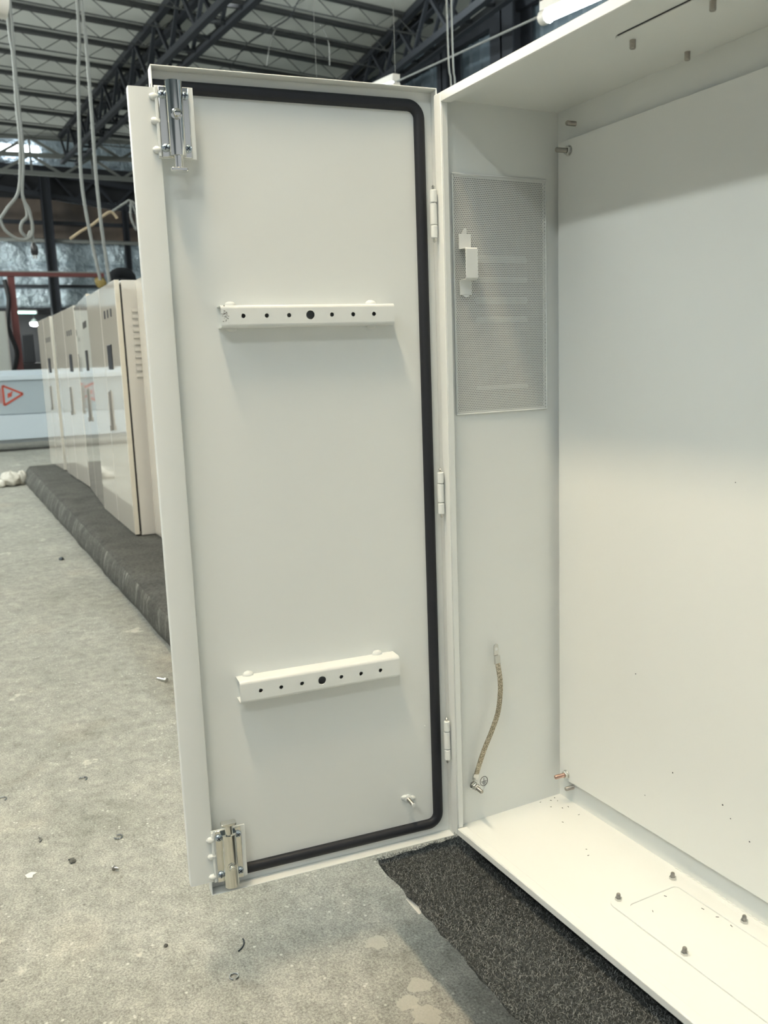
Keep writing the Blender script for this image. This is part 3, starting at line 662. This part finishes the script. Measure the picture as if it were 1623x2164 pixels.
# outer shell
obj('back_panel', MB().box(0, W, D, D+T, 0, H), 'paint', cab)
obj('top_panel', MB().box(0, W, T, D, H-.004, H), 'paint', cab)
obj('bottom_panel', MB().box(0, W, T, D, 0, .005), 'paint', cab)
obj('side_panel', MB().box(W-T, W, T, D, .005, H-.004), 'paint', cab)
# left side with an opening behind the vent sheet, closed by louvres
VY0, VY1, VZ0, VZ1 = .033, .211, .753, 1.130
b = MB(); b.box(0, T, T, VY0, .005, H-.004).box(0, T, VY1, D, .005, H-.004).box(0, T, VY0, VY1, .005, VZ0).box(0, T, VY0, VY1, VZ1, H-.004)
obj('side_panel', b, 'paint', cab)
obj('filter_mat', MB().box(.0002, .0012, VY0, VY1, VZ0, VZ1), 'filter', cab, smooth=False, label='grey filter mat behind the perforated sheet')
for z, hf in ((1.002, .006), (.969, .005), (.935, .006), (.903, .005), (.79, .004)):
    obj('louvre_rib', MB().prism(rrect(VY0+.036, VY1-.034, z-hf, z+hf, hf*.9, 4), lambda a, c, h: (h, a, c), .0012, .0034), 'filter_rib', cab, bevel=.0006)
# front frame: flanges with short return lips
LX, LD = .0197, .013
b = MB(); b.box(0, LX, 0, T, 0, H).box(LX-T, LX, T, LD, 0.012, H-.012)
obj('frame_stile', b, 'paint', cab, bevel=.0012)
b = MB(); b.box(W-LX, W, 0, T, 0, H).box(W-LX, W-LX+T, T, LD, .012, H-.012); obj('frame_stile', b, 'paint', cab, bevel=.0012)
b = MB(); b.box(LX, W-LX, 0, T, H-.014, H).box(LX, W-LX, T, LD+.006, H-.014, H-.0125); obj('frame_rail', b, 'paint', cab, bevel=.0012)
b = MB(); b.box(LX, W-LX, 0, T, 0, .012).box(LX, W-LX, T, LD+.006, .010, .012); obj('frame_rail', b, 'paint', cab, bevel=.0012)
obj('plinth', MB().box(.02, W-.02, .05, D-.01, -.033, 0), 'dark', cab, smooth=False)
# mounting plate
PY = D-.0125
obj('mounting_plate', MB().prism(rrect(.0185, W-.0185, .0515, 1.193, .003, 3), lambda a, b_, h: (a, h, b_), PY, PY+.002), 'paint_panel', cab, bevel=.0006)
b = MB()
for x_, z_, q in ((.405, .655, .0008), (.215, .315, .0010), (.30, .175, .0012), (.40, .165, .0014), (.415, .150, .0009), (.45, .13, .0012), (.24, .11, .0008)):
    b.box(x_-q, x_+q*.6, PY-.0004, PY, z_-q*.5, z_+q)
obj('plate_specks', b, 'recess', cab, smooth=False, label='tiny dark marks on the mounting plate')
# vent sheet
b = MB(); y0, y1, z0, z1 = .030, .214, .750, 1.133
b.add([(0, y, z) for y, z in ((y0, z0), (y1, z0), (y1, z1), (y0, z1))], [(0, 1, 2, 3)])
vent = obj('vent_sheet', b, 'mesh', cab, loc=(.006, 0, 0), smooth=False, label='perforated white sheet')
b = MB(); e = .003
for q in ((y0-e, y1+e, z1, z1+e), (y0-e, y1+e, z0-e, z0), (y0-e, y0, z0, z1), (y1, y1+e, z0, z1)): b.box(.002, .0062, q[0], q[1], q[2], q[3])
obj('vent_frame', b, 'paint', cab, bevel=.0015)
# clip on the vent sheet: hat section with torn tabs
b = MB(); th = .0016
pts = [(.0085, 1.040), (.0085, 1.0185), (.0095, 1.0165), (.026, 1.0165), (.028, 1.0145), (.028, .969), (.026, .967), (.0095, .967), (.0085, .965), (.0085, .944)]
b.ribbon([(x_, .0475, z_) for x_, z_ in pts], [(0, .0115, 0)]*len(pts), [(th*.5, 0, th*.3)]*len(pts))
b.prism([(.041, 1.040), (.0475, 1.050), (.0515, 1.049), (.0505, 1.040)], lambda a, c, h: (h, a, c), .0078, .0092)
b.prism([(.040, .944), (.047, .9395), (.052, .9405), (.055, .944)], lambda a, c, h: (h, a, c), .0078, .0092)
obj('vent_clip', b, 'paint', cab, bevel=.0005)
# ground strap
P = [(.010, .0445, .100), (.018, .0410, .118), (.026, .040, .148), (.030, .053-.004, .150)]
path = [(.0085, .0455, .092), (.016, .044, .110), (.024, .0465, .130), (.030, .054, .150), (.033, .067, .182), (.033, .081, .216), (.030, .0845, .251), (.023, .0845, .276), (.016, .0845, .298)]
path = [(.010, .0480, .097), (.014, .0500, .112), (.021, .0595, .149), (.026, .0725, .182), (.028, .0855, .216), (.028, .0910, .251), (.026, .0925, .275), (.020, .0935, .295), (.016, .0940, .305)]
sp = smoothp(path, 5); wv_, tv_ = [], []
for i, p in enumerate(sp):
    d_ = (sp[min(i+1, len(sp)-1)]-sp[max(i-1, 0)]).normalized(); wd_ = Vector((.22, 1, 0)).normalized(); wd_ = (wd_-d_*wd_.dot(d_)).normalized(); wv_.append(wd_*.0046); tv_.append(d_.cross(wd_)*.0011)
gs = obj('ground_strap', MB().ribbon(sp, wv_, tv_), 'braid', cab, bevel=.0006, label='braided metal earthing strap')
b = MB(); q = sp[-1]
b.ribbon([(.0165, .0938, .301), (.0155, .0940, .3165)], [(.001, .0052, 0)]*2, [(.0018, 0, 0)]*2)
ring = [(.0052*math.cos(a), .0052*math.sin(a)) for a in [2*PI*i/18 for i in range(18)]]
b.prism([(.0885, .3165), (.0985, .3165), (.0985, .334), (.0975, .3365), (.0935, .338), (.0895, .3365), (.0885, .334)], lambda a, c, h: (h, a, c), .0125, .0142)
obj('strap_lug', b, 'nickel', gs, bevel=.0004)
obj('lug_hole', MB().lathe((.0140, .0935, .3285), (1, 0, 0), [(.0031, 0), (.0031, .0004)], 14), 'paint', gs)
b = MB(); b.ribbon([(.0085, .0470, .0895), (.0105, .0478, .1015)], [(.001, .0052, 0)]*2, [(.0018, 0, 0)]*2); b.lathe((.0065, .0435, .0795), (1, 0, 0), [(.0068, 0), (.0068, .0016)], 16); obj('strap_lug', b, 'nickel', gs, bevel=.0004)
def stud(base, axis, r, ln, mm='thread', parent=cab, name='stud'):
    prof = []; n = max(4, int(ln/.0014))
    for i in range(n): prof += [(r, ln*i/n), (r*.86, ln*(i+.5)/n)]
    prof += [(r*.8, ln)]
    return obj(name, MB().lathe(base, axis, prof, 12), mm, parent)
def nut(base, axis, r, h, parent, mm='nickel', name='nut'):
    return obj(name, MB().lathe(base, axis, [(r*.9, 0), (r, h*.15), (r, h*.85), (r*.9, h)], 6), mm, parent, smooth=False)
def washer(base, axis, r, h, parent, mm='nickel'):
    return obj('washer', MB().lathe(base, axis, [(r, 0), (r, h)], 18), mm, parent)
E1 = (.002, .0435, .0795)
g = stud(E1, (1, -.05, 0), .0038, .036, 'thread', cab, 'earth_stud')
washer((.008, .0435, .0795), (1, 0, 0), .0085, .0014, g); washer((.0100, .0435, .0795), (1, 0, 0), .0075, .0013, g); nut((.0113, .0435, .0795), (1, 0, 0), .0070, .0058, g); nut((.018, .0435, .0795), (1, 0, 0), .0064, .0050, g)
b = MB(); c = Vector((.0023, .070, .0775))
n = 28; R = .0088
for i in range(n):
    a0, a1 = 2*PI*i/n, 2*PI*(i+1)/n
    b.bar(c+Vector((0, R*.92*math.cos(a0), R*math.sin(a0))), c+Vector((0, R*.92*math.cos(a1), R*math.sin(a1))), .0003, .0009, (0, math.cos(a0), math.sin(a0)))
for y0_, z0_, y1_, z1_ in ((0, .0062, 0, -.0003), (-.0062, -.0003, .0062, -.0003), (-.0040, -.0028, .0040, -.0028), (-.0018, -.0053, .0018, -.0053)):
    if y0_ == y1_: b.box(c.x-.00015, c.x+.00015, c.y-.0004, c.y+.0004, c.z+z1_, c.z+z0_)
    else: b.box(c.x-.00015, c.x+.00015, c.y+y0_, c.y+y1_, c.z+z0_-.0004, c.z+z0_+.0004)
obj('earth_symbol', b, 'ink', cab, smooth=False, label='black printed circled earth symbol')
# mounting plate bolts, weld studs
for (x_, z_, mm) in ((.046, 1.175, 'thread'), (.038, .063, 'copper_stud')):
    s_ = stud((x_, PY, z_), (-.08, -1, 0), .0042, .026, mm, cab, 'plate_bolt')
    washer((x_, PY, z_), (0, -1, 0), .0088, .0013, s_); nut((x_, PY-.0013, z_), (0, -1, 0), .0076, .0055, s_)
    for zz in (x_,): pass
for x_ in (W-.046,):
    for z_ in (1.175, .063):
        s_ = stud((x_, PY, z_), (0, -1, 0), .0042, .026, 'thread', cab, 'plate_bolt'); washer((x_, PY, z_), (0, -1, 0), .0088, .0013, s_); nut((x_, PY-.0013, z_), (0, -1, 0), .0076, .0055, s_)
for x_, z_ in ((.047, 1.218), (.042, .036)): stud((x_, D, z_), (-.05, -1, 0), .0042, .018, 'steel', cab, 'weld_stud')
# gland plates
b = MB(); outer = rrect(.314, .80, .085, .232, .012); inner = rrect(.337, .78, .106, .206, .008)
def ringplate(outer, inner, z0, z1, ze0, ze1):
    b = MB(); n = len(outer)
    vs = [(a, c, z) for (pl, z) in ((outer, z0), (outer, z1), (inner, z1), (inner, z0)) for a, c in pl]
    fs = [(r*n+i, r*n+(i+1) % n, ((r+1) % 4)*n+(i+1) % n, ((r+1) % 4)*n+i) for r in range(4) for i in range(n)]
    b.add(vs, fs); b.prism(inner, lambda a, c, h: (a, c, h), ze0, ze1); return b
gp = obj('floor_gland_plate', ringplate(outer, inner, .0052, .0078, .0040, .0062), 'paint', cab, bevel=.0006)
for x_, y_ in ((.320, .102), (.322, .214), (.455, .221), (.462, .093), (.63, .221), (.63, .093)):
    s_ = stud((x_, y_, .0078), (0, 0, 1), .0034, .011, 'steel', gp); nut((x_, y_, .0078), (0, 0, 1), .0056, .0048, s_.parent, 'nickel')
gt = obj('roof_gland_plate', MB().prism(rrect(.312, .80, .083, .230, .012), lambda a, c, h: (a, c, h), H-.0066, H-.0040), 'paint', cab, bevel=.0006)
obj('plate_shadow_line', MB().prism(rrect(.3135, .7985, .0822, .2285, .012), lambda a, c, h: (a, c, h), H-.0041, H-.0036).box(.325, .79, .0815, .0829, H-.0052, H-.0040), 'gasket', gt, smooth=False, label='thin dark strip painted as the shadow gap')  # dark strip stands in for the shadow gap at the plate's front edge
for x_, y_ in ((.324, .109), (.318, .214), (.459, .106), (.459, .214), (.62, .106), (.62, .214)): stud((x_, y_, H-.0066), (0, 0, -1), .0042, .011, 'steel', gt)
# weld seams in the bottom corner
b = MB()
for i in range(40): b.ball((.30+.012*i+random.uniform(-.003, .003), D-.0008, .0055), (.006, .0012, .0012), 6, 4)
obj('weld_seam', b, 'paint_matt', cab)
# hinges
for k, (z0_, z1_) in enumerate(((1.032, 1.108), (.582, .655), (.139, .213))):
    hg = obj('hinge', MB().box(-.0015, 0.0, -.002, .012, z0_+.006, z1_-.006), 'paint', cab)
    L3 = (z1_-z0_)/3
    for j in range(3):
        za = z0_+L3*j+.0009; zb_ = z0_+L3*(j+1)-.0009
        if j == 0: zb_ = z0_+L3*.80
        if j == 1: za, zb_ = z0_+L3*.80+.0012, z0_+L3*2.20-.0012
        if j == 2: za = z0_+L3*2.20
        obj('knuckle', MB().lathe((.0040 if j != 1 else .0034, -.0072, za), (0, 0, 1), [(.0044, 0), (.0054, .0010), (.0054, zb_-za-.0010), (.0044, zb_-za)], 16), 'paint', hg)
    obj('hinge_pin', MB().lathe((.0040, -.0072, z0_-.006), (0, 0, 1), [(.001, 0), (.0026, .002), (.0026, z1_-z0_+.009), (.003, z1_-z0_+.010), (.001, z1_-z0_+.012)], 12), 'nickel', hg)

# ------------------------------------------------------------------ door of the open cabinet (local: x along door, y towards its inner side, z up)
TH = 4.6006; hh = .022
DZ0, DZ1, DW = -.0144, 1.2627, .4423
b = MB()
def sheet(x0, x1, y0, y1, z0, z1): b.box(x0, x1, y0, y1, z0, z1)
sheet(0, DW, -hh-.0018, -hh, DZ0, DZ1)
sheet(0, DW, -hh, 0, DZ1-.0018, DZ1); sheet(0, DW, -hh, 0, DZ0, DZ0+.0018)
sheet(0, .0018, -hh, 0, DZ0+.0018, DZ1-.0018); sheet(DW-.0018, DW, -hh, 0, DZ0+.0018, DZ1-.0018)
door = obj('door', b, 'paint', cab, loc=(-.0029, .0081, 0), bevel=.0012, seg=3, label='open white door with black gasket')
door.rotation_euler = (0, 0, TH)
# overlap strip along the free edge
b = MB(); za, zb_ = .0105, 1.232
prof = [(.4345, -hh), (.4345, -.0035), (.4352, -.001), (.4375, 0.0), (.4725, 0.0), (.4745, -.001), (.4752, -.0035), (.4752, -.0165), (.4734, -.0165), (.4734, -.003), (.4722, -.0018), (.438, -.0018), (.4363, -.003), (.4363, -hh)]
b.prism(prof, lambda a, c, h: (a, c+.0005, h), za, zb_)
obj('overlap_strip', b, 'paint', door)
# gasket: round bead with a flat base, one open loop
gz0, gz1, gx = .0085, 1.2400, .0235; r = .020
path = [(DW-.004, gz1)]
for i in range(9):
    a = PI/2+PI/2*i/8; path.append((gx+r+r*math.cos(a), gz1-r+r*math.sin(a)))
for i in range(9):
    a = PI+PI/2*i/8; path.append((gx+r+r*math.cos(a), gz0+r+r*math.sin(a)))
path.append((DW-.004, gz0))
b = MB(); cs = [(-.0088, 0), (-.0088, .004), (-.0070, .0075), (-.0030, .0095), (.0030, .0095), (.0070, .0075), (.0088, .004), (.0088, 0)]
vs = []; n = len(path)
for i, (px, pz) in enumerate(path):
    q0, q1 = path[max(i-1, 0)], path[min(i+1, n-1)]; tx, tz = q1[0]-q0[0], q1[1]-q0[1]; l_ = math.hypot(tx, tz); nx_, nz_ = -tz/l_, tx/l_
    for a, c in cs: vs.append((px+nx_*a, -hh+c, pz+nz_*a))
k = len(cs); b.add(vs, [(i*k+j, i*k+(j+1) % k, (i+1)*k+(j+1) % k, (i+1)*k+j) for i in range(n-1) for j in range(k)]+[tuple(range(k)), tuple((n-1)*k+j for j in range(k))])
obj('gasket', b, 'gasket', door, label='black foam gasket running round the door edge')
# support rails: pressed channels with seven holes
def rail(x0, x1, z0, z1, hs, zh, face):
    b = MB(); r_ = .005; n = 5
    th = .0016
    # face plate with holes, cell by cell
    zc0, zc1 = z0+r_, z1-r_
    cuts = [x0]; hs_ = sorted(hs)
    for i in range(len(hs_)-1): cuts.append((hs_[i][0]+hs_[i+1][0])/2)
    cuts.append(x1); NS = 24
    for (hx_, rad), ca, cb in zip(hs_, cuts[:-1], cuts[1:]):
        ci, bo_ = [], []
        for i in range(NS):
            a = 2*PI*i/NS; c_, s_ = math.cos(a), math.sin(a); ci.append((hx_+rad*c_, zh+rad*s_))
            tx = ((cb-hx_)/c_) if c_ > 1e-6 else ((ca-hx_)/c_ if c_ < -1e-6 else 1e9); tz = ((zc1-zh)/s_) if s_ > 1e-6 else ((zc0-zh)/s_ if s_ < -1e-6 else 1e9)
            tt = min(tx, tz); bo_.append([hx_+c_*tt, zh+s_*tt])
        for cx_, cz_ in ((ca, zc0), (ca, zc1), (cb, zc0), (cb, zc1)):
            j = min(range(NS), key=lambda j: (bo_[j][0]-cx_)**2+(bo_[j][1]-cz_)**2); bo_[j] = [cx_, cz_]
        vs = [(p[0], face, p[1]) for p in ci]+[(p[0], face, p[1]) for p in bo_]+[(p[0], face-th, p[1]) for p in ci]+[(p[0], face-th, p[1]) for p in bo_]
        fs = []
        for i in range(NS):
            j = (i+1) % NS; fs += [(i, j, NS+j, NS+i), (2*NS+i, 3*NS+i, 3*NS+j, 2*NS+j), (i, 2*NS+i, 2*NS+j, j)]
        b.add(vs, fs)
    # bent top and bottom flanges
    for sgn, ze in ((1, zc1), (-1, zc0)):
        o_, i_ = [], []
        for i in range(n+1):
            a = PI/2*i/n; o_.append((face-r_+r_*math.cos(a), ze+sgn*r_*math.sin(a))); i_.append((face-r_+(r_-th)*math.cos(a), ze+sgn*(r_-th)*math.sin(a)))
        o_.append((-hh, ze+sgn*r_)); i_.append((-hh, ze+sgn*(r_-th)))
        poly = o_+i_[::-1]; b.prism(poly, lambda a, c, h: (h, a, c), x0, x1)
    for xe in (x0+.006, x1-.0075): b.box(xe, xe+.0015, -hh, face-th, z0+th, z1-th)  # end plates added to keep light out so the holes look dark
    o = obj('support_rail', b, 'paint', door)
    o.data.set_sharp_from_angle(angle=math.radians(50))
    # weld blobs at the ends
    for xx in (x0+.03, x1-.02):
        obj('weld_bead', MB().ball((xx, -hh+.003, z1+.001), (.009, .006, .0065), 12, 8, .06), 'paint_matt', door)
        obj('weld_bead', MB().ball((xx, -hh+.002, z0-.001), (.009, .005, .0045), 12, 8, .06), 'paint_matt', door)
F = .008
hx = lambda c: [(x_, .0066 if abs(x_-c) < .005 else .0034) for x_ in ()]
rail(.088, .3665, .8985, .9315, [(.333, .0033), (.297, .0033), (.262, .0033), (.228, .0068), (.193, .0033), (.158, .0033), (.123, .0033)], .9155, F)
rail(.100, .3755, .308, .345, [(.342, .0033), (.308, .0033), (.273, .0033), (.2385, .0068), (.205, .0033), (.170, .0033), (.135, .0033)], .3255, F)
# paint chips on the upper rail
b = MB()
for i in range(26): b.box(*(lambda x_, z_: (x_, x_+random.uniform(.0006, .0022), F, F+.0003, z_, z_+random.uniform(.0005, .0018)))(.3585+random.gauss(0, .0022), .913+random.gauss(0, .006)))
obj('paint_chips', b, 'steel', door, smooth=False, label='chipped bare metal spots')
# latches
def screw(x_, y_, z_):
    s_ = MB().lathe((x_, y_, z_), (0, 1, 0), [(.0058, 0), (.0058, .0012), (.0050, .0032), (.0030, .0044), (.0008, .0048)], 16)
    s_.cur = 1; a = random.uniform(0, 1.5)
    for k in (0, PI/2): s_.obox((x_, y_+.0043, z_), Vector((math.cos(a+k), 0, math.sin(a+k)))*.0034, Vector((-math.sin(a+k), 0, math.cos(a+k)))*.0007, (0, .0008, 0))
    return obj('screw', s_, ['zinc', 'recess'], door)
def latch(zlo, zhi, sgn, dx):
    # white carrier plate welded to the strip
    X0, X1 = .3855+dx, .4395+dx*.6
    b = MB(); b.box(X0, X1, .0008, .0028, zlo, zhi); b.box(X1-.004, X1, .0028, .0055, zlo+.002, zhi-.002); obj('latch_bracket', b, 'paint', door, bevel=.0006)
    b = MB(); c0, c1 = .3925+dx, .4345+dx; zl, zh_ = zlo+.001*(sgn > 0), zhi-.001
    b.box(c0, c1, .0028, .0052, zl, zh_); obj('latch_plate', b, 'chrome', door, bevel=.0008)
    xc = .4135+dx; R_ = .0122
    zl, zh_ = (zlo+.002, zhi+.0045) if sgn > 0 else (zlo-.0065, zhi-.006)
    poly = [(xc-R_, .0052)]+[(xc+R_*math.cos(PI-PI*i/20), .009+.0125*math.sin(PI*i/20)) for i in range(21)]+[(xc+R_, .0052)]
    b = MB(); b.prism(poly, lambda a, c, h: (a, c, h), zl, zh_); br = obj('latch_barrel', b, 'chrome', door); br.data.set_sharp_from_angle(angle=math.radians(30))
    # sliding bolt with T end
    ze = zl if sgn > 0 else zh_
    b = MB(); b.tube([(xc, .013, ze+.03*sgn), (xc, .013, ze-.017*sgn)], .0066, 14)
    b.prism(rrect(xc-.0125, xc+.0125, .006, .0205, .0035, 4), lambda a, c, h: (a, c, h), min(ze-.017*sgn, ze-.0215*sgn), max(ze-.017*sgn, ze-.0215*sgn))
    obj('latch_bolt', b, 'chrome', door, bevel=.0006)
    zk = zl+(zh_-zl)*(.54 if sgn > 0 else .41)
    b = MB().lathe((xc, .0195, zk), (0, 1, 0), [(.0078, 0), (.0078, .0028), (.0062, .0032), (.0060, .0020), (.0048, .0020), (.0048, .0075), (.0040, .0092), (.0015, .0098)], 16); obj('latch_knob', b, 'chrome', door)
    for x_ in (c0+.0055, c1-.0050):
        for z_ in (zlo+.0135, zhi-.0125): screw(x_, .0052, z_)
    for z_ in (zlo+.011, (zlo+zhi)/2+.001, zhi-.015):
        obj('weld_bead', MB().ball((.4405+dx*.6, .0025, z_), (.0072, .0045, .0050), 12, 8, .08), 'paint_matt', door)
latch(1.137, 1.2345, 1, 0); latch(.0095, .1005, -1, -.0035)
# door earth stud with a painted weld nut, small marks
b = MB(); b.lathe((.082, -hh, .067), (0, 1, 0), [(.0075, 0), (.0070, .004), (.004, .0055)], 12); b.ball((.088, -hh+.001, .0695), (.007, .004, .005), 10, 6, .1); b.ball((.074, -hh+.001, .0655), (.007, .004, .005), 10, 6, .1)
obj('stud_base', b, 'paint_matt', door)
sd_ = stud((.082, -hh+.003, .067), (0, 1, 0), .0036, .024, 'thread', door, 'door_stud'); obj('stud_tip', MB().lathe((.082, -hh+.027, .067), (0, 1, 0), [(.0032, 0), (.0036, .0004), (.0034, .003)], 12), 'paint', door)
obj('paint_drip', MB().ball((.0435, -hh, .196), (.0015, .001, .002), 8, 6), 'paint_matt', door)
obj('edge_hole', MB().lathe((DW-.0005, -.006, 1.236), (1, 0, 0), [(.003, 0), (.003, .0008)], 12), 'ink', door)

# ------------------------------------------------------------------ swarf and crumbs inside the cabinet
for (x_, y_, sc) in ((.012, .226, 1), (.024, .223, .8), (.017, .212, 1.1), (.050, .214, 1.2), (.035, .198, .8), (.052, .224, .9), (.084, .223, .8), (.010, .192, .7), (.091, .180, .9), (.182, .157, .7), (.197, .148, .9)):
    a = random.uniform(0, 6); R_ = .0016*sc; pts = [(R_*math.cos(a+t_), R_*math.sin(a+t_), .0006+.0002*i) for i, t_ in enumerate((0, .7, 1.4, 2.1, 2.8))]
    tag(obj('metal_crumb', MB().tube(pts, .0004, 5), 'recess', loc=(x_, y_, .005)), 'tiny dark metal crumb on the cabinet floor near its back corner', 'swarf', 'metal crumbs on the cabinet floor')
for x_, y_, a in ((.348, .172, .4), (.366, .128, -.6), (.40, .196, .2), (.425, .199, .9), (.45, .200, -.2)):
    tag(obj('metal_crumb', MB().bar((-.0022*math.cos(a), -.0022*math.sin(a), 0), (.0022*math.cos(a), .0022*math.sin(a), 0), .0007, .0006), 'recess', loc=(x_, y_, .0066), smooth=False), 'tiny dark sliver lying on the floor gland plate', 'swarf', 'metal slivers on the gland plate')

# ------------------------------------------------------------------ bits on the concrete
def ringbit(name, label, x_, y_, R_, r_, a0, a1, mm='nickel', tilt=0.0):
    pts = [(R_*math.cos(a0+(a1-a0)*i/14), R_*math.sin(a0+(a1-a0)*i/14), r_+.0003+tilt*i/14) for i in range(15)]
    tag(obj(name, MB().tube(pts, r_, 6), mm, loc=(x_, y_, ZF)), label, 'scrap')
t = thing('loose_bolt', 'short loose bolt lying on the concrete beside the door edge', 'bolt', (-1.58, -.148, ZF), .5)
obj('bolt_head', MB().lathe((.014, 0, .007), (1, 0, 0), [(.009, 0), (.009, .006), (.007, .008)], 6), 'nickel', t, smooth=False); obj('bolt_shank', MB().tube([(-.022, 0, .007), (.014, 0, .007)], .0045, 10), 'nickel', t)
ringbit('split_washer', 'open curled metal ring on the concrete, midway to the left edge', -.974, -.501, .010, .002, .3, 4.2)
ringbit('split_washer', 'open curled metal ring on the concrete left of the lower latch', -.636, -.480, .0085, .0018, -1.5, 3.4)
ringbit('split_washer', 'silver spring washer on the concrete nearest the camera', -.065, -.401, .0075, .0014, 0, 5.8)
ringbit('wire_offcut', 'thin dark wire offcut on the concrete below the lower latch', -.152, -.385, .03, .0012, .4, 1.6, 'recess')
ringbit('metal_curl', 'small dark metal curl on the concrete left of the curled rings', -.587, -.598, .012, .0015, .8, 2.6, 'recess')
ringbit('metal_curl', 'flat curled shaving on the concrete near the left picture edge', -.718, -.644, .012, .002, .6, 2.4, 'steel')
ringbit('metal_curl', 'bright metal curl at the very left picture edge', -.970, -.692, .010, .0015, .4, 3.9, 'nickel')
t = tag(obj('small_screw', MB().lathe((0, 0, .004), (1, .6, .25), [(.005, 0), (.005, .003), (.0025, .004), (.0022, .015), (.0005, .019)], 8), 'steel', loc=(-.510, -.515, ZF)), 'tiny loose screw on the concrete left of the lower latch end', 'screw')
tag(obj('pebble', MB().ball((0, 0, .007), (.022, .014, .009), 10, 6, .15), 'recess', loc=(-3.85, -.15, ZF)), 'dark crumb on the floor in front of the far platform', 'pebble')
tag(obj('pebble', MB().ball((0, 0, .003), (.010, .007, .004), 10, 6, .15), 'carpet_side', loc=(-.587, -.585, ZF)), 'small grey pebble on the concrete between the curled rings', 'pebble')
tag(obj('pebble', MB().ball((0, 0, .002), (.004, .004, .003), 8, 6, .2), 'carpet_side', loc=(-.206, -.482, ZF)), 'tiny dark crumb on the concrete in the lower left of the photo', 'pebble')
tag(obj('paint_flake', MB().prism([(0, 0), (.014, .003), (.018, .012), (.008, .015), (.003, .024), (-.006, .012)], lambda a, c, h: (a, c, h), .0003, .0012), 'paper', loc=(-.585, -.680, ZF)), 'white paint flake on the concrete in the lower left', 'flake')
